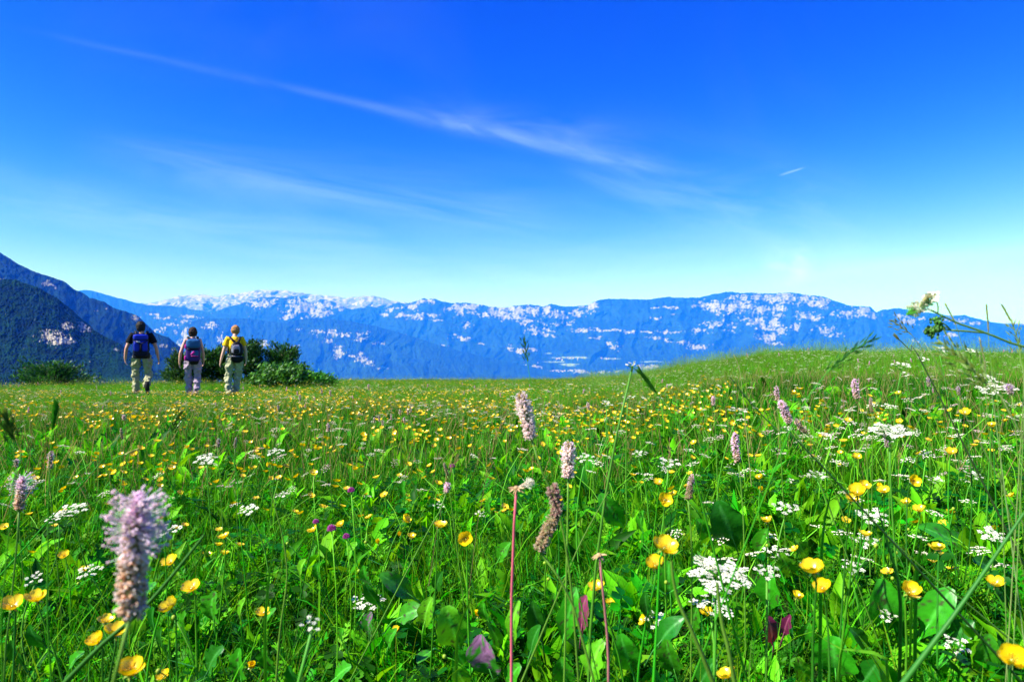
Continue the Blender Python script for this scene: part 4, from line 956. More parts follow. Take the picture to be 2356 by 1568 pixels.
def bp3(t):
    one('pack_body', BLK, t, lambda m: puff(m, (.045, -.19, 1.185), .150, .080, .175, .75, .7, taper=.18))
    one('front_pocket', GREY, t, lambda m: puff(m, (.035, -.262, 1.175), .085, .030, .110, .5, .5))
    one('pocket_panel', BLK, t, lambda m: puff(m, (.035, -.288, 1.13), .068, .014, .058, .5, .5), 0, .007)
    one('pocket_zip', WHI, t, lambda m: puff(m, (-.062, -.258, 1.19), .010, .010, .105, .8, .6), 0, .006)
    one('reflective_band', GREY, t, lambda m: puff(m, (-.01, -.235, 1.005), .130, .030, .011, .7, .6), 0, .006)
    one('hip_pouch', BLK, t, lambda m: (puff(m, (.055, -.165, .93), .150, .065, .090, .7, .8, taper=-.30), puff(m, (0, -.01, .985), .175, .145, .022, .8, .5)), .006)
    m = MB(); m.tube([(.0, -.20, 1.345), (.005, -.235, 1.41), (.045, -.245, 1.425), (.085, -.235, 1.41), (.09, -.20, 1.345)], .009, (1, 1, 1), 6); m.build('grab_loop', BLK, t)
    for sx_ in (-1, 1):
        m = MB(); m.ribbon([(.045 + sx_ * .02, -.20, 1.33), (.02 + sx_ * .085, -.165, 1.42), (sx_ * .115, -.05, 1.495), (sx_ * .13, .08, 1.47), (sx_ * .15, .13, 1.35), (sx_ * .17, .06, 1.15), (sx_ * .15, -.14, 1.06)], .052, (1, 0, 0), (1, 1, 1))
        o = m.build('shoulder_strap', BLK, t); o.modifiers.new('t', 'SOLIDIFY').thickness = .014
backpack('black backpack with grey front pocket worn by the hiker in yellow', person3, H3 / 1.762, bp3)

# ------------------------------------------------------------------ single flowers and plants of the foreground
HR = random.Random(77)
def petal_mesh():
    mb = MB(); nl, nw = 7, 6; V = []; cc = []
    for i in range(nl + 1):
        t = i / nl; w = .10 + .84 * sin(pi * min(1, t * .62 + .06)) ** 1.0 * (1 if t < .75 else 1 - ((t - .75) / .25) ** 2 * .45)
        for j in range(nw + 1):
            s_ = (j / nw - .5) * 2; notch = .05 * (1 - abs(s_)) * (t > .9)
            V.append((t * (1 - .10 * s_ * s_ * t) - notch, s_ * w * .5, .62 * t ** 1.7 + .16 * s_ * s_ * w + .012 * sin(s_ * 9) * t))
            k = .86 + .14 * t; cc.append((YEL[0] * k, YEL[1] * k * (1 + .08 * t), YEL[2]))
    Fc = [(i * (nw + 1) + j, i * (nw + 1) + j + 1, (i + 1) * (nw + 1) + j + 1, (i + 1) * (nw + 1) + j) for i in range(nl) for j in range(nw)]
    mb.add(V, Fc, cc); return mb.build('petal', M_PETAL, link=False).data
PETAL = petal_mesh()
def centre_mesh():
    mb = MB(); R = random.Random(4); mb.blob((0, 0, .12), .17, (.30, .32, .02), (1, 1, .9), None, 8, 5)
    for k in range(34):
        an = k * 2.4; r = .10 + .22 * sqrt(k / 34); L = .20 + .08 * R.random()
        a = Vector((cos(an) * r * .6, sin(an) * r * .6, .10)); e = a + Vector((cos(an) * r * .7, sin(an) * r * .7, L))
        mb.tube([a, e], .012, (.75, .55, .03), 3, False); mb.blob(e, .030, (.80, .50, .01), (1, 1, 1.6), None, 4, 3)
    for k in range(5):
        an = k * 2 * pi / 5 + .6; d = Vector((cos(an), sin(an), 0))
        mb.ribbon([d * .05 - Vector((0, 0, .03)), d * .30 - Vector((0, 0, .10)), d * .48 - Vector((0, 0, .22))], [.06, .18, .02], (-d.y, d.x, 0), (.30, .38, .05))
    return mb.build('flower_centre', M_PETAL, link=False).data
CENTRE = centre_mesh()
def above_ground(u, v, d, mn=.09):
    for _ in range(60):
        p = P(u, v, d)
        if p.z - gz1(p.x, p.y) >= mn: break
        d *= .97
    return p
def quat_up(up): return Vector(up).normalized().to_track_quat('Z', 'Y')
def buttercup(u, v, w, label, up=None, openness=1.0, group=None, drop=False):
    r = .0125 * HR.uniform(.95, 1.05)
    p = above_ground(u, v, 2 * r * .92 * F / w)
    if up is None: up = (HR.uniform(-.5, .3), HR.uniform(-.75, .05), 1)
    bx, by = p.x + HR.uniform(-.05, .05), p.y + HR.uniform(-.03, .05); g = gz1(bx, by)
    t = thing('buttercup', label, 'buttercup', (bx, by, g), 0, group); q = quat_up(up); L = p - Vector((bx, by, g))
    mb = MB(); upv = Vector(up).normalized()
    pts = curve((0, 0, -.02), L - upv * r * .9, (HR.uniform(-.03, .03), HR.uniform(-.02, .02), 0), 8) + [L]
    c = vary(HR.choice([G_COL, (.02, .14, .004), (.06, .26, .006)]), HR, .2)
    mb.tube(pts, [.0016] * 6 + [.0012, .0011, .0011], c, 5)
    if HR.random() < .6:
        k = HR.randint(3, 5); e = pts[k] + Vector((HR.uniform(-.05, .05), HR.uniform(-.03, .03), HR.uniform(.02, .06)))
        mb.tube(curve(pts[k], e, (0, 0, .005), 4), .0009, c, 4); mb.blob(e, .0035, (.25, .36, .02), (1, 1, 1.1), None, 6, 4)
        for j in range(3):
            a = HR.uniform(0, 6.28); f = pts[k] + Vector((cos(a), sin(a), .5)) * .035
            mb.ribbon([pts[k], pts[k].lerp(f, .5), f], [.002, .005, .001], (-sin(a), cos(a), 0), G_COL)
    mb.build('stem', M_STEM, t)
    ph = HR.uniform(0, 6.28)
    for k in range(5):
        if drop and k in (1, 2): continue
        o = put('petal', PETAL, t, L, (0, 0, 0), (r * 1.02, r * 1.02, r * HR.uniform(.8, 1.25)))
        qq = q @ Euler((HR.uniform(-.12, .12), -(.55 * (1 - openness) * 1.6) + HR.uniform(-.12, .12), ph + k * 2 * pi / 5 + HR.uniform(-.08, .08))).to_quaternion()
        o.rotation_euler = qq.to_euler()
    o = put('flower_centre', CENTRE, t, L, q.to_euler(), r)
    return t

BC = [(516, 1237, 28, 'buttercup upper left of centre beside two smaller ones, above the broad leaves'), (393, 1295, 36, 'buttercup just right of the big lilac plantain spike'),
 (442, 1355, 42, 'large buttercup right of the plantain spike, above the single toothed leaf'), (393, 1400, 45, 'wide open buttercup right of the foot of the lilac plantain spike'),
 (475, 1277, 20, 'small half-closed buttercup below the left upper buttercup'), (148, 1278, 23, 'lone small buttercup left of the big plantain spike'), (605, 1413, 30, 'buttercup right of the plantain with a slim leaf at its side'),
 (85, 1382, 46, 'right one of the pair of wide buttercups at the left edge'), (30, 1396, 48, 'left one of the pair of wide buttercups at the left edge'),
 (225, 1478, 44, 'leftmost buttercup of the cluster under the plantain spike'), (265, 1462, 50, 'biggest buttercup of the cluster under the plantain spike'), (242, 1432, 36, 'ragged buttercup with missing petals above the cluster under the plantain'),
 (300, 1550, 62, 'large buttercup cut by the bottom edge below the plantain'), (378, 1558, 32, 'small buttercup cut by the bottom edge right of the large one'), (578, 1535, 16, 'tiny round buttercup bud low in the left foreground'),
 (1010, 1211, 32, 'left one of the two bright buttercups in the middle foreground'), (1072, 1240, 34, 'flat open buttercup showing five petals in the middle foreground'), (930, 1198, 26, 'buttercup facing sideways left of the two bright middle ones'),
 (785, 1210, 24, 'buttercup right of the purple clover head'), (720, 1222, 24, 'open buttercup left of the purple clover head'), (946, 1236, 20, 'small right one of a low pair of buttercups before the middle ones'), (922, 1231, 18, 'small left one of a low pair of buttercups before the middle ones'),
 (910, 1455, 26, 'crumpled buttercup right of the purple and green leaf'), (1527, 1264, 58, 'big upper buttercup of the stacked pair left of the white umbel'), (1509, 1303, 46, 'lower darker buttercup of the stacked pair left of the white umbel'),
 (1373, 1355, 38, 'buttercup above the maroon leaf beside the dark red stalk'), (1484, 1427, 24, 'sideways buttercup low between white flowers'), (1872, 1316, 56, 'big glossy buttercup right of the white umbel'),
 (1893, 1355, 42, 'lower one of the glossy pair right of the white umbel'), (1833, 1375, 22, 'small buttercup bud left below the glossy pair'), (2092, 1365, 48, 'flat wide buttercup above the broad dark leaves on the right'),
 (2290, 1346, 38, 'buttercup near the right edge above a long leaf'), (2328, 1520, 66, 'large buttercup in the bottom right corner'), (1675, 1557, 44, 'buttercup cut by the bottom edge below the white umbel'),
 (2157, 1265, 34, 'buttercup beside the long diagonal leaf on the right'), (2033, 1131, 26, 'buttercup high above the big orange-yellow group'), (1972, 1138, 42, 'largest buttercup of the dense group on the right'), (1958, 1152, 32, 'lower left buttercup of the dense group on the right'),
 (1988, 1120, 26, 'upper buttercup of the dense group on the right'), (1530, 1150, 32, 'star-shaped buttercup in the middle right above the dark leaf'), (1515, 1112, 22, 'pale buttercup topmost in a column right of centre'), (1548, 1140, 22, 'small buttercup touching the star-shaped one'),
 (2100, 1107, 28, 'open buttercup facing the camera far on the right'), (2187, 1042, 24, 'orange-yellow buttercup on a bent stem on the right'), (2220, 952, 24, 'round buttercup high on the right against the hill'), (2282, 982, 22, 'buttercup high near the right edge'),
 (1748, 1101, 20, 'buttercup right of the brown plantain spike'), (1751, 1128, 18, 'buttercup below another, right of the brown plantain spike'), (1765, 1200, 26, 'buttercup beside small white flowers right of centre'), (2085, 1158, 22, 'left one of a low pair of buttercups on the right'),
 (2115, 1175, 28, 'right one of a low pair of buttercups on the right'), (1970, 1053, 20, 'buttercup standing sideways above the dense right group'), (1990, 1232, 28, 'buttercup below the white umbel on the right'), (1285, 1155, 26, 'buttercup left of the curved brown spike'), (1280, 1195, 24, 'buttercup half behind the curved brown spike'),
 (1100, 1417, 18, 'small open buttercup low in the middle foreground'), (1405, 1390, 22, 'crumpled buttercup right of the dark red stalk'), (1625, 1410, 26, 'buttercup under the white umbel in its shade'), (2020, 1120, 18, 'small buttercup right above the dense right group'), (870, 1250, 16, 'small buttercup seen from the side left of the middle ones')]
for i, e in enumerate(BC):
    up = {1072: (-.1, -1.1, .55), 393: (-.4, -.5, 1), 2100: (.1, -1.2, .5), 1530: (0, -1, .5), 1484: (-1, -.2, .5), 930: (.7, -.1, .8)}.get(e[0])
    buttercup(*e, up=up, openness=HR.uniform(.75, 1.05) if e[2] > 18 else .3, drop=(e[0] == 242))

# the many small ones: one plain head each
def small_butter_mesh(k):
    R = random.Random(300 + k); mb = MB()
    petal_cup(mb, Vector((0, 0, 0)), (R.uniform(-.4, .3), R.uniform(-.7, 0), 1), .0122, vary(YEL, R, .04), R.uniform(.35, .75), seg=4, R=R, phase=R.uniform(0, 6))
    mb.blob((0, 0, .002), .0035, (.45, .36, .02), (1, 1, .8), None, 6, 4); return mb.build('flower_head', M_PETAL, link=False).data
def small_stem_mesh(k):
    R = random.Random(320 + k); mb = MB()
    mb.tube(curve((0, 0, -.1), (0, 0, 1), (R.uniform(-.12, .12), R.uniform(-.1, .1), 0), 6), .0013, G_LT, 4, False); return mb.build('stem', M_STEM, link=False).data
SBH = [small_butter_mesh(k) for k in range(6)]; SBS = [small_stem_mesh(k) for k in range(4)]
def stem_to(t, L, me, name='stem', w=1.0):
    o = put(name, me, t); h = max(.05, L.z); o.scale = (w, w, h); 
    o.rotation_euler = Vector((L.x, L.y, L.z)).to_track_quat('Z', 'Y').to_euler(); o.scale = (w, w, L.length); return o
LANDMARKS = [('the big lilac plantain spike', 310, 1250), ('the lilac spike at the left edge', 48, 1130), ('the tallest pale pink plantain spike', 1208, 950), ('the whitish plantain spike', 1307, 1060),
    ('the curved brown plantain spike', 1262, 1190), ('the star-shaped buttercup', 1530, 1142), ('the dense white umbel on the slope', 2050, 985), ('the dense buttercup group', 1970, 1138), ('the purple pink spike', 1693, 1030),
    ('the leaning bright lilac spike', 1805, 945), ('the lone pink spike on the hill', 1967, 893), ('the purple clover head', 763, 1216), ('the round pink flower head', 1029, 1120), ('the left umbel cluster', 475, 1052),
    ('the umbel near the long leaf', 2285, 1226), ('the pink spike above the drift', 755, 982), ('the white heads on dark stalks', 1420, 918), ('the largest white umbel', 1655, 1312), ('the wide flat umbel at right', 2290, 889),
    ('the little distant pink spikes', 900, 960), ('the thin grey spikes', 520, 1015)]
SMALL = []
def name_smalls():
    cells = {}
    for t, what, u, v in SMALL:
        nm, lu, lv = min(LANDMARKS, key=lambda m: (m[1] - u) ** 2 + (m[2] - v) ** 2)
        k = int(((math.degrees(atan2(lv - v, u - lu)) + 382.5) % 360) // 45)
        side = ['right of', 'upper right of', 'above', 'upper left of', 'left of', 'lower left of', 'below', 'lower right of'][k]
        cells.setdefault((what, nm, side), []).append(((u - lu) ** 2 + (v - lv) ** 2, t))
    ORD = ['nearest', 'second nearest', 'third nearest', 'fourth nearest', 'fifth nearest', 'sixth nearest', 'seventh nearest', 'eighth nearest', 'ninth nearest', 'tenth nearest', 'eleventh nearest', 'twelfth nearest']
    for (what, nm, side), L in cells.items():
        L.sort(key=lambda a: a[0])
        for i, (_, t) in enumerate(L): t['label'] = '%s %s, %s one' % (what, side + ' ' + nm, ORD[i] if i < 12 else 'one of the furthest') if i < 12 else '%s %s, far from it' % (what, side + ' ' + nm)
def small_butter(u, v, w, label, group):
    p = above_ground(u, v, .0245 * F / w, .10); bx, by = p.x + HR.uniform(-.04, .04), p.y + HR.uniform(-.03, .03); g = gz1(bx, by)
    t = thing('buttercup', label, 'buttercup', (bx, by, g), 0, group); L = p - Vector((bx, by, g)); SMALL.append((t, 'small buttercup', u, v))
    stem_to(t, L, HR.choice(SBS)); put('flower_head', HR.choice(SBH), t, L, (HR.uniform(-.25, .25), HR.uniform(-.25, .25), HR.uniform(0, 6)), HR.uniform(.9, 1.1))
n_small = 0
for (ua, ub, va, vb, wa, wb_, n, lab) in [
    (60, 620, 1050, 1210, 11, 17, 34, 'small buttercup among the fine grass left of centre, beyond the lilac plantain spikes'),
    (620, 1180, 1060, 1190, 12, 20, 44, 'small buttercup in the open band of flowers before the dense centre drift'),
    (1180, 1640, 1010, 1130, 12, 18, 30, 'small buttercup around the white plantain spike right of centre'),
    (1640, 2340, 940, 1080, 11, 18, 44, 'small buttercup between the white umbels on the right slope'),
    (650, 1350, 955, 1055, 8, 13, 60, 'little buttercup in the dense yellow drift across the centre'),
    (1700, 2330, 1080, 1330, 14, 22, 12, 'scattered buttercup in the tangled grass on the right'),
    (0, 640, 1210, 1330, 12, 18, 8, 'scattered buttercup low in the grass near the lilac plantain')]:
    for k in range(n): small_butter(HR.uniform(ua, ub), HR.uniform(va, vb), HR.uniform(wa, wb_), lab, lab.split(',')[0].replace('buttercup', 'buttercups')); n_small += 1

# ------------------------------------------------------------------ white umbels
def umbellet_mesh(k):
    R = random.Random(400 + k); mb = MB(); n = 11
    for i in range(n):
        r = .0075 * sqrt((i + .5) / n); an = i * 2.4; c = Vector((cos(an) * r, sin(an) * r, R.uniform(-.001, .001) - r * .15))
        mb.ribbon([(0, 0, -.010), c], .0005, (1, .3, 0), G_COL)
        for j in range(5):
            a = j * 1.2566 + R.random(); e = c + Vector((cos(a), sin(a), .15)) * .0021
            mb.ribbon([c, c.lerp(e, .6), e], [.0006, .0021, .0012], (-sin(a), cos(a), 0), vary(WHT, R, .04))
        mb.blob(c + Vector((0, 0, .0004)), .0006, (.6, .6, .35), (1, 1, 1), None, 4, 3)
    return mb.build('umbellet', M_WHITE, link=False).data
UML = [umbellet_mesh(k) for k in range(4)]
def umbel(u, v, w, label, d=None, tilt=(0, -.35), real=.06, n=13, group=None, sparse=1.0, stemuv=None):
    d = d or real * F / w; p = above_ground(u, v, d, .10); d = (p - Vector((0, 0, HC))).dot(Vector((0, cp, sp)))
    r = w * d / F * .5; bx, by = p.x + HR.uniform(-.06, .06), p.y + HR.uniform(-.04, .06); g = gz1(bx, by)
    t = thing('white_umbel', label, 'wildflower', (bx, by, g), 0, group); L = p - Vector((bx, by, g))
    q = quat_up((tilt[0] + HR.uniform(-.1, .1), tilt[1] + HR.uniform(-.1, .1), 1)); hub = L - (q @ Vector((0, 0, r * .75)))
    mb = MB(); c = vary(G_COL, HR, .2); c = (c[0] + .03, c[1], c[2] + .01)
    pts = curve((0, 0, -.02), hub, (HR.uniform(-.03, .03), HR.uniform(-.02, .02), 0), 8); mb.tube(pts, [.0024 - .00012 * i for i in range(8)], c, 6); mb.build('stem', M_STEM, t)
    sc = r / .036; rays = MB()
    for k in range(n):
        rr = r * sqrt((k + .3) / n) * .95; an = k * 2.4 + HR.uniform(-.2, .2)
        e = L + q @ Vector((cos(an) * rr, sin(an) * rr, -.12 * rr + HR.uniform(-.04, .04) * r))
        rays.tube(curve(hub, e, (0, 0, -.03 * r), 3), .0007, c, 4, False)
        put('umbellet', HR.choice(UML), t, e, (q @ Euler((HR.uniform(-.3, .3), HR.uniform(-.3, .3), HR.uniform(0, 6))).to_quaternion()).to_euler(), sc * HR.uniform(.8, 1.1) * sparse)
    rays.build('rays', M_STEM, t); return t
UM = [(1655, 1312, 140, 'largest bright white umbel in the right foreground, above its dense underleaves', .85, .075, 22), (1768, 1312, 62, 'white umbel just right of the largest one', .9, .05, 10), (1790, 1266, 62, 'flat white umbel behind the two brightest ones', None, .06, 10),
 (716, 1432, 58, 'white umbel on a thick hairy stem low in the left foreground', .62, .03, 7), (845, 1377, 74, 'flat white umbel right of the thick-stemmed one', None, .07, 14), (1510, 1420, 62, 'small loose white umbel beside the sideways buttercup', None, .055, 8), (1640, 1385, 100, 'shaded white umbel under the largest one', 1.0, .07, 12),
 (2285, 1226, 62, 'white umbel near the right edge above the long leaf', None, .055, 13), (2050, 985, 84, 'dense white umbel high on the right slope', None, .065, 18), (2010, 1185, 74, 'tilted white umbel in the tangled grass on the right', None, .07, 12), (1990, 1240, 60, 'white umbel left of the long diagonal leaf', None, .06, 10),
 (1810, 1165, 60, 'loose white umbel left of the dense buttercup group', None, .06, 10), (632, 1036, 40, 'white umbel left of centre among small buttercups', None, .06, 10), (475, 1052, 54, 'cluster of white umbels right of the man’s feet line, mid meadow', None, .07, 13),
 (165, 1168, 60, 'upper flat white umbel left of the lilac plantain', None, .065, 14), (130, 1186, 52, 'lower flat white umbel left of the lilac plantain', None, .06, 12), (570, 1168, 50, 'white umbel right of the lilac plantain, above broad leaves', None, .055, 11), (648, 1135, 34, 'small white umbel left of centre', None, .055, 9),
 (385, 1215, 60, 'white umbel half hidden behind the lilac plantain', None, .06, 10), (205, 1310, 56, 'pinkish white umbel below the left buttercup', None, .055, 10), (78, 1328, 46, 'greenish white umbel at the left edge', None, .04, 8),
 (2075, 838, 42, 'white umbel highest on the hill in front of the grass rim', None, .065, 10), (2086, 858, 30, 'small white umbel below the highest one on the hill', None, .06, 8), (2165, 801, 34, 'white umbel on the skyline of the hill, left one of two', None, .065, 9), (2235, 804, 34, 'white umbel on the skyline of the hill, right one of two', None, .065, 9),
 (2122, 823, 30, 'slim white umbel just under the skyline of the hill', None, .06, 8), (2270, 866, 46, 'white umbel on the hill near the right edge', None, .065, 11), (2290, 889, 80, 'wide flat white umbel on the hill near the right edge', None, .08, 14), (1445, 911, 32, 'white flower head on a dark stalk, right one of two above the meadow centre', None, .045, 9),
 (1397, 926, 30, 'white flower head on a dark stalk, left one of two above the meadow centre', None, .045, 8), (1700, 941, 44, 'white umbel left of the small lilac spikes on the slope', None, .06, 10), (1540, 1060, 56, 'white umbel on a pale leaning stem right of centre', None, .06, 9), (1345, 1050, 44, 'white umbel right of the white plantain spike', None, .05, 9),
 (1470, 1040, 40, 'white umbel in the buttercup drift right of centre', None, .05, 9), (1885, 1090, 50, 'white umbel below the slope buttercups', None, .06, 10), (2150, 1100, 44, 'white umbel above the right tangled grass', None, .06, 9), (1960, 1300, 60, 'loose white umbel low between the glossy buttercups and the broad leaves', None, .05, 9),
 (2240, 1090, 46, 'white umbel near the right edge above dark grass', None, .06, 9), (1010, 1160, 30, 'small white flower head behind the middle buttercups', None, .04, 7), (1105, 1180, 28, 'small white umbel right of the middle buttercups', None, .04, 7),
 (2200, 1480, 70, 'loose white umbel low in the bottom right', None, .05, 9), (2040, 1410, 50, 'tiny white umbel above the broad leaf on the right', None, .05, 8), (1455, 835, 34, 'white flower head rising over the meadow rim against the blue ridge', .95, .02, 6)]
for (u, v, w, lab, d, real, n) in UM: umbel(u, v, w, lab.replace('’', ''), d, real=real, n=n)
SUM_ = []
def small_umbel_mesh(k):
    R = random.Random(430 + k); mb = MB()
    for i in range(13):
        r = .022 * sqrt(i / 13); an = i * 2.4; c = Vector((cos(an) * r, sin(an) * r, -.15 * r + R.uniform(-.002, .002)))
        mb.ribbon([(0, 0, -.02), c], .0007, (1, .2, 0), G_COL)
        for j in range(4): mb.blob(c + Vector((R.uniform(-1, 1), R.uniform(-1, 1), 0)) * .0038, .0020, vary(WHT, R, .06), (1, 1, .6), None, 5, 3)
    return mb.build('flower_head', M_WHITE, link=False).data
SUM_ = [small_umbel_mesh(k) for k in range(4)]
for (ua, ub, va, vb, wa, wb_, n, lab) in [
    (1350, 1950, 960, 1110, 16, 32, 42, 'small white umbel in the mixed flowers right of centre'), (1850, 2350, 900, 1060, 16, 34, 40, 'small white umbel on the slope at the right'),
    (1150, 1900, 880, 960, 9, 18, 46, 'tiny white umbel below the meadow rim right of centre'), (1500, 2340, 1090, 1300, 22, 40, 26, 'low white umbel in the tangled grass at the right'),
    (500, 1150, 1020, 1160, 14, 24, 16, 'small white umbel left of centre among buttercups'), (0, 560, 1000, 1180, 12, 26, 14, 'small white umbel in the grass at the left')]:
    for k in range(n):
        u, v, w = HR.uniform(ua, ub), HR.uniform(va, vb), HR.uniform(wa, wb_)
        p = above_ground(u, v, .045 * F / w, .10); bx, by = p.x + HR.uniform(-.04, .04), p.y + HR.uniform(-.03, .03); g = gz1(bx, by)
        t = thing('white_umbel', lab, 'wildflower', (bx, by, g), 0, lab.replace('umbel', 'umbels')); L = p - Vector((bx, by, g)); SMALL.append((t, 'small white umbel', u, v))
        stem_to(t, L, HR.choice(SBS), w=1.2); put('flower_head', HR.choice(SUM_), t, L, (HR.uniform(-.1, .5), HR.uniform(-.3, .3), HR.uniform(0, 6)), HR.uniform(.8, 1.1))

# ------------------------------------------------------------------ plantain spikes
def img_path(uv, d, d2=None):
    d2 = d2 or d; return [P(u, v, d + (d2 - d) * i / max(1, len(uv) - 1)) for i, (u, v) in enumerate(uv)]
def smooth_path(pts, n):
    m = len(pts)
    if m > 2:
        # even steps along the length
        k_ = 8 * m; fine_ = _catmull(pts, k_); cum = [0.0]
        for i in range(1, k_): cum.append(cum[-1] + (fine_[i] - fine_[i - 1]).length)
        out = []; j = 0
        for i in range(n):
            s_ = cum[-1] * i / (n - 1)
            while j < k_ - 2 and cum[j + 1] < s_: j += 1
            f = (s_ - cum[j]) / max(1e-9, cum[j + 1] - cum[j]); out.append(fine_[j].lerp(fine_[j + 1], min(1, max(0, f))))
        return out
    return [pts[0].lerp(pts[1], i / (n - 1)) for i in range(n)]
def _catmull(pts, n):
    out = []; m = len(pts)
    if m == 2: return [pts[0].lerp(pts[1], i / (n - 1)) for i in range(n)]
    for i in range(n):
        x = i / (n - 1) * (m - 1); k = min(m - 2, int(x)); f = x - k
        p0, p1, p2, p3 = pts[max(0, k - 1)], pts[k], pts[k + 1], pts[min(m - 1, k + 2)]
        out.append(.5 * ((2 * p1) + (p2 - p0) * f + (2 * p0 - 5 * p1 + 4 * p2 - p3) * f * f + (3 * p1 - p0 - 3 * p2 + p3) * f ** 3))
    return out
def run_on(pts):
    a, c = pts[-2], pts[-1]; dr = (c - a).normalized(); dr.y += .12; h = c.z - gz1(c.x, c.y)
    t_ = min(.6, h / max(.25, -dr.z)); q_ = c + dr * t_ * .9; q_.z = gz1(q_.x, q_.y); return q_
def plantain(head, width, d, stem, label, kind, stamens=0.0, nfl=None, group=None, tip=True):
    """head: picture points from top to bottom; stem: on from there to the ground"""
    h = smooth_path(img_path(head, d), 14); st = img_path([head[-1]] + stem, d); last = st[-1]
    g = gz1(last.x, last.y)
    if last.z > g: st.append(run_on(st))
    base = st[-1].copy(); base.z = gz1(base.x, base.y); t = thing('plantain_flower', label, 'wildflower', base, 0, group)
    h = [x - base for x in h]; st = smooth_path([x - base for x in st], 16)
    mb = MB(); sr = max(.0010, width * d / F * .045); mb.tube(st, [sr * (1 + .35 * i / 15) for i in range(16)], vary((.10, .24, .02), HR, .2) if kind != 'green' else G_COL, 6); mb.build('stem', M_STEM, t)
    r = width * d / F * .5; Lh = sum((h[i + 1] - h[i]).length for i in range(13))
    n = int(1.35 * (nfl or min(360, max(60, 2 * pi * r * Lh / (r * .34) ** 2 * 1.1)))); R = HR; sp_ = MB(); sm_ = MB()
    sp_.tube(h, [r * .55 * (.25 + .75 * min(1, (i + .5) / 4)) for i in range(14)], (.20, .20, .08), 8)
    for k in range(n):
        q = (k + .5) / n; x = q * 13; i = min(12, int(x)); c = h[i].lerp(h[i + 1], x - i); tdir = (h[i] - h[i + 1]).normalized()
        a = tdir.orthogonal().normalized(); bb = tdir.cross(a); an = k * 2.39996 + R.gauss(0, .5); c = c + tdir * R.gauss(0, r * .10)
        nrm = a * cos(an) + bb * sin(an); prof = min(1, (q / .22) ** .7) if tip else 1; prof *= 1 if q < .9 else 1 - (q - .9) * 2
        if kind == 'lilac': c0 = (.86, .60, .88) if q < .34 else ((.90, .70, .72) if q < .55 else (.76, .50, .34))
        elif kind == 'white': c0 = (.50, .34, .10) if q < .13 else ((.92, .80, .80) if q < .6 else (.86, .66, .72))
        elif kind == 'brown': c0 = (.34, .17, .15) if q < .45 else (.36, .24, .12)
        elif kind == 'pinkbrown': c0 = (.60, .38, .42) if q < .45 else (.42, .24, .16)
        elif kind == 'violet': c0 = (.46, .28, .56) if q < .6 else (.42, .28, .30)
        else: c0 = (.84, .52, .80) if q < .7 else (.76, .50, .48)
        pp = c + nrm * r * R.uniform(.50, .74) * prof; e = nrm * .8 + tdir * .35 + Vector((R.gauss(0, .35), R.gauss(0, .35), R.gauss(0, .35)))
        qr = e.to_track_quat('Z', 'Y').to_matrix()
        sp_.blob(pp, r * .17 * (.7 + .6 * R.random()), vary(c0, R, .28), (.75, .75, 1.7), qr, 5, 4)
        if R.random() < .7:
            e2 = pp + (nrm + Vector((R.gauss(0, .5), R.gauss(0, .5), R.gauss(0, .5)))).normalized() * r * R.uniform(.25, .5)
            sp_.tube([pp, e2], r * .035, (.7, .62, .62), 3, False); sp_.blob(e2, r * .075, (.80, .72, .72) if kind in ('white', 'lilac', 'pink', 'violet') else (.62, .5, .38), (1, 1, 1.3), qr, 4, 3)
        if stamens and .03 < q < .50 and R.random() < .85:
            up_ = .55 - 1.1 * q; L = r * stamens * R.uniform(.75, 1.15) * (1 if q < .45 else .75)
            tipp = pp + (nrm + tdir * up_ + Vector((R.uniform(-.2, .2), R.uniform(-.2, .2), R.uniform(-.2, .2)))).normalized() * L
            sm_.tube([pp, tipp], r * .030, (.72, .66, .90), 3, False); sm_.blob(tipp, r * .085, vary((.86, .68, .88), R, .12), (1, 1, 1.5), qr, 4, 3)
    sp_.build('flower_spike', M_WHITE, t)
    if sm_.v: o = sm_.build('stamens', M_WHITE, t); o['kind'] = 'stuff'
    return t
plantain([(320, 1140), (317, 1200), (308, 1290), (300, 1415)], 70, .37, [(290, 1480), (262, 1568)], 'big lilac and pink plantain spike with fringe of stamens in the left foreground', 'lilac', 1.3, 380)
plantain([(52, 1096), (49, 1130), (44, 1172)], 26, .78, [(38, 1260), (24, 1400), (10, 1560)], 'lilac plantain spike with spread stamens at the left edge', 'lilac', 1.6, 150)
plantain([(1198, 905), (1208, 945), (1222, 1008)], 33, .72, [(1245, 1080), (1285, 1170), (1312, 1330), (1325, 1480)], 'tallest pale pink plantain spike in the middle, brown at its tip', 'white', .45, 230)
plantain([(1308, 1018), (1308, 1055), (1307, 1098)], 32, .80, [(1306, 1200), (1302, 1360), (1300, 1490)], 'whitish plantain spike with yellowish tip right of the tallest one', 'white', .45, 200)
plantain([(1268, 1118), (1282, 1165), (1262, 1215), (1241, 1265)], 33, .62, [(1275, 1310), (1318, 1390), (1345, 1490), (1375, 1600)], 'brown curved faded plantain spike on a thick bent stem in the middle', 'brown', 0, 260, tip=False)
plantain([(1594, 1090), (1588, 1120), (1583, 1148)], 18, 1.0, [(1590, 1230), (1592, 1350)], 'small pink-brown plantain spike behind the star-shaped buttercup', 'pinkbrown', .3, 90)
plantain([(1691, 996), (1692, 1030), (1698, 1062)], 20, 1.1, [(1705, 1120), (1712, 1250)], 'purple pink plantain spike in the mixed flowers right of centre', 'pink', .3, 130)
plantain([(1796, 922), (1804, 945), (1818, 972)], 21, 1.15, [(1850, 1030), (1890, 1120)], 'leaning bright lilac plantain spike on the right slope', 'pink', .35, 130)
plantain([(1828, 962), (1840, 980), (1855, 995)], 13, 1.3, [(1880, 1030), (1910, 1100)], 'small leaning lilac plantain spike right of the bright one', 'pinkbrown', .3, 70)
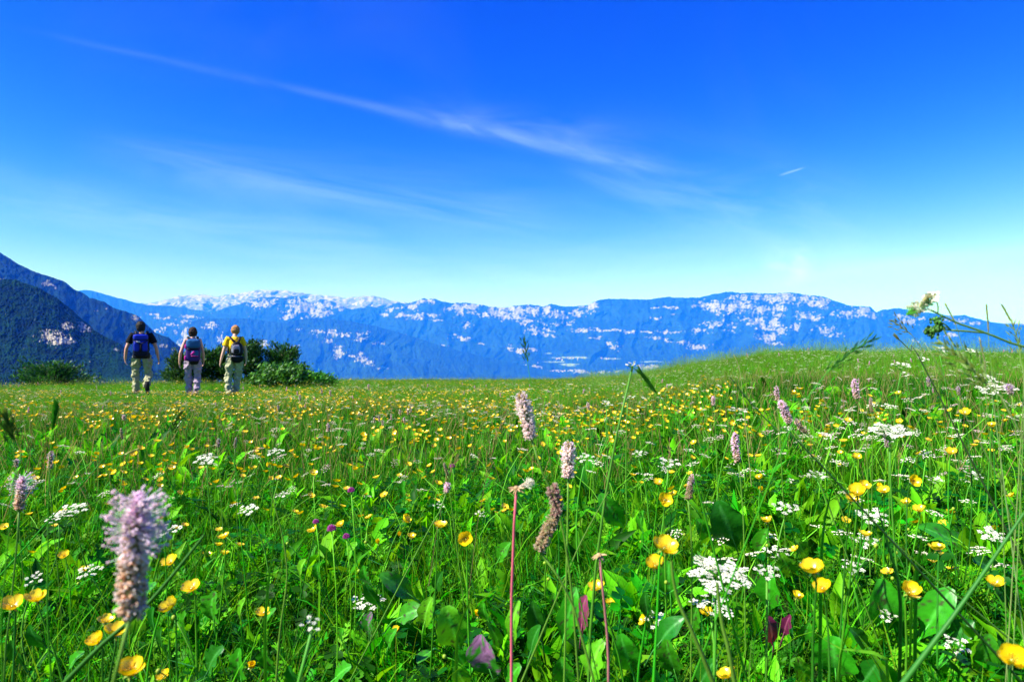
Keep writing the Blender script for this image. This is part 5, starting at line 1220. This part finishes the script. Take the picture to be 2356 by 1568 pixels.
plantain([(1786, 888), (1787, 905), (1789, 920)], 13, 1.6, [(1790, 960), (1795, 1010)], 'small lilac plantain spike above the leaning bright one', 'pink', .2, 70)
plantain([(1966, 872), (1968, 895), (1973, 916)], 17, 1.4, [(1985, 950), (1995, 1060)], 'pink plantain spike standing alone high on the hill slope', 'pink', .35, 110)
plantain([(2003, 914), (2004, 930), (2006, 948)], 10, 1.7, [(2008, 990)], 'thin brown-pink plantain spike right of the lone pink one', 'pinkbrown', .2, 60)
plantain([(1641, 911), (1641, 922), (1642, 932)], 10, 1.9, [(1645, 970)], 'small lilac plantain spike on the lower hill slope', 'pink', .3, 60)
plantain([(2038, 998), (2039, 1012), (2041, 1028)], 12, 1.5, [(2045, 1080)], 'violet plantain spike beside the dense white umbel', 'violet', .5, 60)
plantain([(2135, 866), (2136, 876), (2137, 888)], 9, 2.0, [(2140, 930)], 'tiny violet plantain spike on the hill', 'violet', .3, 50)
plantain([(2204, 888), (2205, 898), (2206, 908)], 8, 2.2, [(2208, 940)], 'tiny violet plantain spike right of another on the hill', 'violet', .3, 50)
plantain([(2319, 884), (2322, 893), (2326, 905)], 15, 1.5, [(2335, 960)], 'violet plantain head near the right edge of the hill', 'violet', .7, 70)
plantain([(117, 1038), (117, 1050), (115, 1078)], 13, 1.5, [(116, 1130)], 'pale lilac plantain spike left of the lilac fringe, upper one', 'pink', .6, 70)
plantain([(38, 1056), (38, 1064), (38, 1074)], 11, 1.6, [(38, 1130)], 'small round lilac plantain head above the left edge spike', 'pink', .6, 50)
plantain([(285, 954), (285, 959), (285, 966)], 8, 2.4, [(288, 1000)], 'tiny magenta pink flower head beyond the big lilac plantain', 'pink', .5, 40)
plantain([(279, 984), (279, 995), (281, 1010)], 8, 2.2, [(283, 1050)], 'tiny brown-pink spike below the tiny magenta head', 'pinkbrown', 0, 40)
plantain([(503, 1008), (503, 1015), (502, 1028)], 9, 2.0, [(503, 1070)], 'pale thin spike left of centre, left one of two', 'violet', .2, 40)
plantain([(543, 1006), (542, 1015), (540, 1030)], 8, 2.0, [(540, 1070)], 'grey thin spike left of centre, right one of two', 'violet', .1, 40)
plantain([(755, 974), (755, 982), (756, 992)], 9, 2.3, [(757, 1030)], 'pink spike above the dense centre drift', 'pink', .2, 50)
plantain([(1030, 1110), (1029, 1120), (1027, 1132)], 16, 1.1, [(1010, 1180), (975, 1240)], 'round pink flower head on a leaning stem left of the white spikes', 'pink', .5, 60)
plantain([(1022, 1063), (1024, 1075), (1030, 1092)], 8, 1.6, [(1036, 1140)], 'slim brown pointed spike above the round pink head', 'pinkbrown', 0, 40)
plantain([(1352, 925), (1353, 932), (1355, 942)], 8, 2.3, [(1358, 980)], 'tiny pink spike below the white flower heads on dark stalks', 'pink', .2, 40)
for k, (u, v) in enumerate([(861, 966), (872, 962), (880, 973), (920, 948), (938, 948), (930, 966), (945, 942), (900, 960), (640, 938), (690, 915), (848, 890), (740, 900), (760, 905)]):
    plantain([(u, v - 7), (u, v), (u + 1, v + 6)], 6, 3.1, [(u + 1, v + 30)], 'tiny pink plantain spike of the little group in the centre distance', 'pink', 0, 30, 'little pink spikes in the centre distance')

# clover heads
for (u, v, w, lab) in [(763, 1216, 20, 'purple clover head on a pale cup left of the sideways buttercup'), (727, 1200, 14, 'small magenta clover head above the purple one'), (797, 1234, 16, 'ragged magenta clover head right of the purple one'), (808, 1128, 16, 'dusky pink clover head among small buttercups'), (1041, 1072, 11, 'tiny crimson clover head beside a small buttercup')]:
    p = above_ground(u, v, .014 * F / w, .08); g = gz1(p.x, p.y); t = thing('clover_flower', lab, 'wildflower', (p.x, p.y, g)); L = p - Vector((p.x, p.y, g))
    mb = MB(); mb.tube(curve((0, 0, -.02), L, (.01, 0, 0), 5), .001, G_LT, 5); mb.build('stem', M_STEM, t); mb = MB()
    for k in range(60):
        q = k / 60; th = pi * .62 * sqrt(q); an = k * 2.4; dd = Vector((sin(th) * cos(an), sin(th) * sin(an), cos(th)))
        mb.blob(L + dd * .0052, .0016, vary((.34, .05, .28), HR, .3), (.7, .7, 1.7), dd.to_track_quat('Z', 'Y').to_matrix(), 4, 3)
    mb.build('flower_head', M_WHITE, t)

# ------------------------------------------------------------------ dandelion stalks gone to seed
def dandelion(headuv, d, stem, label, fluff, colr):
    st = img_path(stem, d); base = st[-1].copy(); base.z = gz1(base.x, base.y); base.y += .02; t = thing('dandelion_stalk', label, 'wildflower', base)
    pts = smooth_path([x - base for x in st] + [Vector((0, 0, 0))], 14); mb = MB(); mb.tube(pts, [.0013 + .0006 * i / 13 for i in range(14)], [vary(colr, HR, .18) for i in range(14)], 8); mb.build('stem', M_STEM, t)
    hp = P(*headuv, d) - base; mb = MB()
    for k in range(16):
        an = k * 2.4; e = Vector((cos(an) * .8, sin(an) * .8, HR.uniform(-.7, .2))).normalized()
        mb.ribbon([hp, hp + e * .005, hp + e * .009 + Vector((0, 0, -.001))], [.002, .002, .0006], e.orthogonal(), vary((.45, .28, .14), HR))
    mb.blob(hp, .0032, (.40, .26, .12), (1, 1, .8), None, 8, 5); mb.build('seed_head', M_STEM, t)
    if fluff:
        mb = MB()
        for k in range(14):
            e = Vector((1, HR.uniform(-.5, .3), HR.uniform(.0, .7))).normalized(); q = hp + e * HR.uniform(.010, .016); mb.tube([hp, q], .0003, (.7, .6, .5), 3, False)
            for j in range(9): mb.tube([q, q + (e + Vector((HR.gauss(0, .6), HR.gauss(0, .6), HR.gauss(0, .6)))).normalized() * .006], .00018, (.85, .85, .82), 3, False)
        o = mb.build('seed_fluff', M_WHITE, t); o['kind'] = 'stuff'
dandelion((1188, 1122), .72, [(1188, 1124), (1184, 1180), (1180, 1290), (1177, 1395)], 'crimson bare dandelion stalk with ragged seed head in the middle', True, (.55, .10, .14))
dandelion((1378, 1276), .78, [(1379, 1278), (1385, 1340), (1395, 1440), (1400, 1560)], 'dark reddish dandelion stalk with closed grey seed head beside a buttercup', False, (.36, .13, .13))

# ------------------------------------------------------------------ tall grass culms
def culm(stem, d, head, label, kind, col=None, d2=None, w=1.0):
    """stem: top to foot in the picture; head: number of spikelets and length share"""
    pts = img_path(stem, d, d2); last = pts[-1]; g = gz1(last.x, last.y)
    if last.z > g: pts.append(run_on(pts))
    base = pts[-1].copy(); base.z = gz1(base.x, base.y); t = thing('grass_culm', label, 'grass stalk', base)
    pp = smooth_path([x - base for x in pts], 30); col = col or G_COL; mb = MB(); mb.tube(pp, [.0006 * w + .0009 * w * min(1, i / 14) for i in range(30)], vary(col, HR, .1), 5, False); mb.build('stem', M_STEM, t)
    n, share = head
    if not n: return t
    share = share / ((max(1e-6, sum((pts[i + 1] - pts[i]).length for i in range(len(pts) - 1)))) * F / d); mb = MB(); hc = {'dark': (.035, .12, .02), 'green': (.035, .16, .012), 'pale': (.34, .36, .16), 'spray': (.22, .30, .10)}[kind]
    for k in range(n):
        x = (k / n) * share * 29; i = min(28, int(x)); c = pp[i].lerp(pp[i + 1], x - i); tdir = (pp[i] - pp[i + 1]).normalized()
        a = tdir.orthogonal().normalized(); an = k * 2.4; nrm = a * cos(an) + tdir.cross(a) * sin(an)
        spread = {'dark': .38, 'green': .22, 'pale': .18, 'spray': .6}[kind]; L = {'dark': .013, 'green': .016, 'pale': .010, 'spray': .014}[kind] * w * HR.uniform(.7, 1.2)
        if kind in ('dark', 'spray') and k % 2: c = c + nrm * .006 * w * (1 if kind == 'dark' else 2)
        e = c + (tdir + nrm * spread).normalized() * L
        sd = tdir.cross(nrm)
        mb.ribbon([c, c.lerp(e, .4), e], [.0006 * w, .0034 * w, .0003], sd, vary(hc, HR, .3), vary(tuple(x * 1.3 for x in hc), HR, .2), .3)
        mb.ribbon([c, c.lerp(e, .4), e], [.0006 * w, .0026 * w, .0003], nrm, vary(hc, HR, .3))
    mb.build('seed_head', M_GRASS, t); return t
culm([(1206, 782), (1210, 810), (1213, 830), (1225, 900), (1245, 980)], .80, (30, 50), 'grass stalk with dark green seed head rising over the rim against the blue ridge', 'dark', w=.5)
culm([(2008, 780), (1975, 800), (1930, 828), (1880, 885), (1830, 960), (1790, 1060)], .62, (40, 125), 'long dark green grass head arching up to the right over the hill', 'dark', w=.6)
culm([(127, 942), (126, 965), (120, 1000), (113, 1080), (111, 1250), (118, 1560)], .55, (60, 52), 'stout green grass head near the left edge on a long upright stem', 'green', w=.62)
culm([(12, 958), (22, 985), (32, 1020), (34, 1100), (14, 1300), (6, 1560)], .50, (60, 62), 'dark grass head leaning in at the left edge', 'dark', w=.5)
culm([(416, 950), (402, 975), (388, 1010), (380, 1080), (378, 1200)], .95, (40, 50), 'dark slim grass head left of centre leaning right', 'dark', w=.6)
culm([(306, 1037), (280, 1045), (240, 1070), (190, 1110)], 1.0, (12, 24), 'small pale grass tip leaning right above the white umbels', 'pale')
culm([(1478, 862), (1500, 890), (1530, 930), (1570, 1000), (1600, 1100)], .8, (16, 60), 'dark leaning grass blade stalk over the centre right', 'green')
culm([(1680, 868), (1730, 930), (1800, 1000), (1880, 1060)], .75, (0, .1), 'dark thin grass stem crossing the right slope', 'green', (.02, .09, .01))
culm([(2270, 708), (2273, 740), (2275, 790), (2283, 860), (2300, 1000)], .9, (40, 60), 'upright thin grass spike against the sky at the right', 'pale', (.12, .22, .04), w=.5)
culm([(2178, 705), (2195, 735), (2208, 775), (2225, 830), (2260, 930)], .85, (34, 50), 'thin grass spike leaning left below the umbel branch', 'pale', (.12, .24, .04), w=.5)
culm([(2308, 706), (2325, 735), (2340, 775), (2350, 850), (2355, 980)], .8, (36, 50), 'thin grass spike near the right edge leaning left', 'pale', (.14, .24, .05), w=.5)
culm([(2054, 738), (2082, 752), (2105, 780), (2130, 812), (2180, 880)], .8, (30, 50), 'pale grass spike leaning left over the hill skyline', 'spray', (.2, .28, .08), w=.5)
culm([(2165, 790), (2205, 815), (2240, 850), (2290, 910), (2350, 1000)], .62, (60, 150), 'long pale drooping grass spray on the right above the umbels', 'spray', (.24, .32, .10), w=.7)
culm([(2066, 778), (2085, 795), (2105, 818), (2140, 870)], .9, (6, 8), 'thin dark leaning stem with white tip over the hill', 'pale', (.05, .1, .03))
culm([(2330, 745), (2345, 790), (2350, 860), (2352, 960)], .75, (30, 70), 'pale grass spray at the right edge', 'spray', (.2, .3, .08), w=.5)
culm([(2255, 785), (2265, 830), (2272, 880), (2290, 960)], .8, (30, 70), 'short pale grass spike beneath the umbel stalk', 'pale', (.2, .3, .1), w=.5)
culm([(505, 690 + 270), (520, 1010), (545, 1090), (550, 1180)], 1.4, (16, 40), 'slender pale grass stem left of centre', 'pale', w=.9)
culm([(1690, 820), (1700, 845), (1708, 900)], 2.2, (12, 40), 'thin straw culm low on the left flank of the hill', 'pale', (.3, .3, .1))
for k, (uv, lab) in enumerate([([(280, 1480), (420, 1330), (520, 1180)], 'x'), ([(2356, 1180), (2220, 1380), (2080, 1568)], 'thick dark stalk running diagonally through the right bottom corner'), ([(1400, 1130), (1340, 1240), (1300, 1330)], 'pale straw stem leaning behind the brown curved spike'),
        ([(2040, 1230), (2150, 1330), (2240, 1400)], 'pale grass stem crossing the long leaf on the right'), ([(620, 1120), (660, 1300), (640, 1500)], 'fine upright stem left of centre'), ([(150, 1568), (330, 1400), (470, 1230)], 'long green stem slanting up from the lower left corner behind the spike'),
        ([(1640, 1568), (1560, 1380), (1545, 1290)], 'thick pale jointed stem under the stacked buttercups'), ([(1690, 1568), (1660, 1430), (1650, 1340)], 'thick stem carrying the largest white umbel')]):
    if lab == 'x': continue
    culm(sorted(uv, key=lambda a: a[1]), .62 if k in (1, 5, 6, 7) else .85, (0, .1), lab, 'green', (.03, .14, .01) if k in (1, 5) else (.10, .24, .02), w=2.2 if k in (1, 5, 6, 7) else 1.0)

# the tall umbel stalk leaning in from the right against the sky
def tall_stalk():
    k = .2545
    def uv(L): return [(2013 + x * k, 661.5 + y * k) for x, y in L]
    d = .72; main = img_path(uv([(480, 190), (570, 235), (720, 310), (860, 360), (1005, 408), (1200, 490), (1347, 535), (1600, 620)]) + [(2480, 950)], d)
    foot = main[-1]; base = Vector((foot.x + .05, foot.y + .02, gz1(foot.x, foot.y)))
    t = thing('umbel_stalk', 'tall leaning stalk with pinkish white umbels and green bud clusters against the sky', 'wildflower', base)
    mb = MB(); pp = smooth_path([x - base for x in main] + [Vector((0, 0, 0))], 40); c = (.10, .22, .03)
    mb.tube(pp, [.0009 + .0016 * min(1, i / 26) for i in range(40)], c, 7); mb.build('stem', M_STEM, t)
    b2 = smooth_path([x - base for x in img_path(uv([(690, 385), (850, 395), (1005, 410)]), d)], 8); mb = MB(); mb.tube(b2, [.0011] * 8, c, 6)
    J = b2[0]
    buds = [uv([(560, 300)])[0], uv([(575, 352)])[0], uv([(490, 395)])[0], uv([(520, 408)])[0]]
    for bq in buds: mb.tube(curve(J, P(*bq, d) - base, (0, 0, .002), 4), .0007, c, 5)
    A, B = [x - base for x in img_path(uv([(570, 235), (470, 155)]), d)]; mb.tube(curve(A, B, (.004, 0, .008), 6), .0006, c, 5)
    mb.build('branch', M_STEM, t)
    for bq in buds:
        m = MB(); cc = P(*bq, d) - base
        for j in range(26):
            o_ = Vector((HR.gauss(0, .0034), HR.gauss(0, .003), HR.gauss(0, .0026))); m.blob(cc + o_, .0015, vary((.05, .17, .02), HR, .4), (1, 1, 1.3), None, 5, 4)
        m.build('bud_cluster', M_STEM, t)
    hubs = [(P(*uv([(480, 192)])[0], d) - base, [(345, 205), (372, 185), (395, 165), (430, 158), (360, 200)]), (B, [(440, 118), (462, 112), (490, 92), (512, 80)])]
    rays = MB()
    for hub, L in hubs:
        for q in uv(L):
            e = P(*q, d) - base; rays.tube(curve(hub, e, (0, 0, -.003), 4), .0004, (.25, .25, .08), 4, False)
            o = put('umbellet', HR.choice(UML), t, e, (1.0, -.3, HR.uniform(0, 6)), 1.0)
    rays.build('rays', M_STEM, t)
tall_stalk()

# ------------------------------------------------------------------ broad-leaved plants
M_LEAFS = M_LEAF
def leaf(parent, base, b0, b1, wid, kind, seed, lobed=0.0):
    """one broad leaf from b0 (foot) to b1 (tip)"""
    R = random.Random(seed); b0, b1 = Vector(b0), Vector(b1); ax = (b1 - b0); L = ax.length; ax.normalize()
    face = Vector((-.35 + R.uniform(-.25, .25), -.75, .65 + R.uniform(-.3, .2))); face = (face - ax * face.dot(ax)).normalized(); sd = ax.cross(face)
    nl, nw = 22, 10; V = []; cc = []; bowd = L * R.uniform(.05, .14)
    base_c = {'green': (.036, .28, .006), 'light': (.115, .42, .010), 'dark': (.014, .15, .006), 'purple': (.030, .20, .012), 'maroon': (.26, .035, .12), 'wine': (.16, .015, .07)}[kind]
    for i in range(nl + 1):
        t = i / nl; prof = (max(0, sin(pi * min(1, (t * .95 + .03) ** 1.35))) ** .62) * (.28 + .72 * sst(t, .05, .5)); prof = max(prof, .04)
        for j in range(nw + 1):
            s_ = (j / nw - .5) * 2; edge = 1 + lobed * .35 * sin(t * 26 + .6 * s_) * abs(s_) ** 3 + .05 * sin(t * 17 + s_ * 2 + seed)
            x = s_ * wid * .5 * prof * edge
            vein = abs(((t * 9 - abs(s_) * 1.5) % 1.0) - .5) * 2; vz = (1 - vein) ** 2 * (1 - .6 * abs(s_)) if abs(s_) > .06 else 0
            z = abs(s_) ** 1.3 * wid * .14 * prof - bowd * 4 * (t - .5) ** 2 + .0011 * sin(t * 19 + s_ * 3 + seed) * abs(s_) * (wid / .05) - vz * wid * .018
            if t > .8: z -= (t - .8) ** 2 * L * R.choice([.6, .6])
            V.append(b0 + ax * (t * L) + sd * x + face * z)
            k = 1.0 - .20 * (vz > .55); c = tuple(q * k for q in base_c)
            if abs(s_) < .11 and t < .93: c = tuple(min(1, q * 1.5 + .03) for q in c) if kind not in ('maroon', 'wine') else (.40, .10, .18)
            nz = float(vn(t * 9 + seed, s_ * 4 + 11, seed)); nz2 = float(vn(t * 22 + seed, s_ * 9 + 31, seed + 1))
            if kind == 'purple' and (nz * .75 + nz2 * .25 + t * .45) > .88: c = tuple(q * (.4 + 1.2 * nz2) for q in (.20, .085, .19))
            elif kind == 'maroon' and nz2 > .66: c = (.12, .10, .03)
            elif kind in ('green', 'light', 'purple') and nz2 > .86: c = (.05, .05, .02)
            cc.append(c)
    Fc = [(i * (nw + 1) + j, i * (nw + 1) + j + 1, (i + 1) * (nw + 1) + j + 1, (i + 1) * (nw + 1) + j) for i in range(nl) for j in range(nw)]
    mb = MB(); mb.add(V, Fc, cc); mb.tube([b0 - ax * L * .25 - Vector((0, -.01, .015)), b0 + ax * L * .04, b0 + ax * L * .5 - face * (.002)], [.0018, .0015, .0008], tuple(min(1, q * 1.6 + .04) for q in base_c), 5)
    o = mb.build('leaf', M_LEAFS, parent); return o
def broadleaf(label, leaves, name='broadleaf_plant'):
    u0 = sum(l[0] for l in leaves) / len(leaves); v0 = sum(l[1] for l in leaves) / len(leaves); d0 = depth_for(v0 + 12, .02); p = P(u0, v0, d0); base = Vector((p.x, p.y, gz1(p.x, p.y)))
    t = thing(name, label, 'leafy plant', base)
    for i, l in enumerate(leaves):
        u, v, ut, vt, w, kind = l[:6]; d = depth_for(v, .115); lob = l[6] if len(l) > 6 else .15
        o = leaf(t, base, P(u, v, d) - base, P(ut, vt, d * .97) - base, w * d / F, kind, int(u * 7 + v) % 997, lob)
        if kind in ('purple', 'maroon', 'wine'): o['label'] = {'purple': 'green leaf blotched with purple', 'maroon': 'maroon purple leaf', 'wine': 'curled dark wine red leaf'}[kind]
for lab, L in BP: broadleaf(lab, L)
# long grass blades that stand out on their own
for k, (uv, w, lab) in enumerate([([(1975, 1100), (1930, 1010), (1990, 1060)], 9, 0), ([(2200, 1360), (2180, 1240), (2100, 1190)], 12, 0)]): pass
def blade(uv, d, w, label, col):
    pts = img_path(uv, d); last = pts[-1]; base = Vector((last.x, last.y + .01, gz1(last.x, last.y))); t_ = smooth_path([x - base for x in pts] + [Vector((0, 0, 0))], 14); mb = MB(); wd = w * d / F
    mb.ribbon(t_, [wd * min(1, .06 + i / 5) for i in range(14)], (1, .35, .25), col, tuple(x * .8 for x in col), .18)
    o = mb.build('tall_grass', M_LEAF, None); o.location = base; tag(o, label, 'grass blade')
blade([(2195, 1395), (2200, 1300), (2165, 1235), (2110, 1290)], .95, 12, 'broad grass blade bent over in an arch above the round leaf', G_COL)
blade([(1960, 1020), (1925, 1090), (1900, 1180), (1888, 1300)], .9, 11, 'broad grass blade rising to the right under the slope flowers', G_COL)
blade([(2010, 1120), (2035, 1230), (2062, 1320), (2070, 1400)], .9, 12, 'straight dark grass blade beside the dense buttercup group', (.012, .15, .004))
blade([(1870, 1450), (1930, 1490), (2000, 1500), (2040, 1530)], .9, 9, 'pale grass blade arching low over the bottom right leaves', G_LT)
blade([(2145, 1150), (2120, 1240), (2100, 1340), (2095, 1420)], 1.0, 8, 'long narrow blade crossing the right foreground', G_LT)
blade([(1990, 1370), (1960, 1430), (1935, 1500), (1930, 1560)], .9, 8, 'upright blade left of the broad round leaf', G_LT)
blade([(640, 1180), (625, 1280), (612, 1400), (610, 1500)], 1.0, 7, 'upright narrow blade left of centre', G_LT)
blade([(1110, 1290), (1090, 1360), (1060, 1430), (1050, 1500)], .95, 8, 'bright blade slanting behind the pale green leaf', G_LT)
name_smalls()
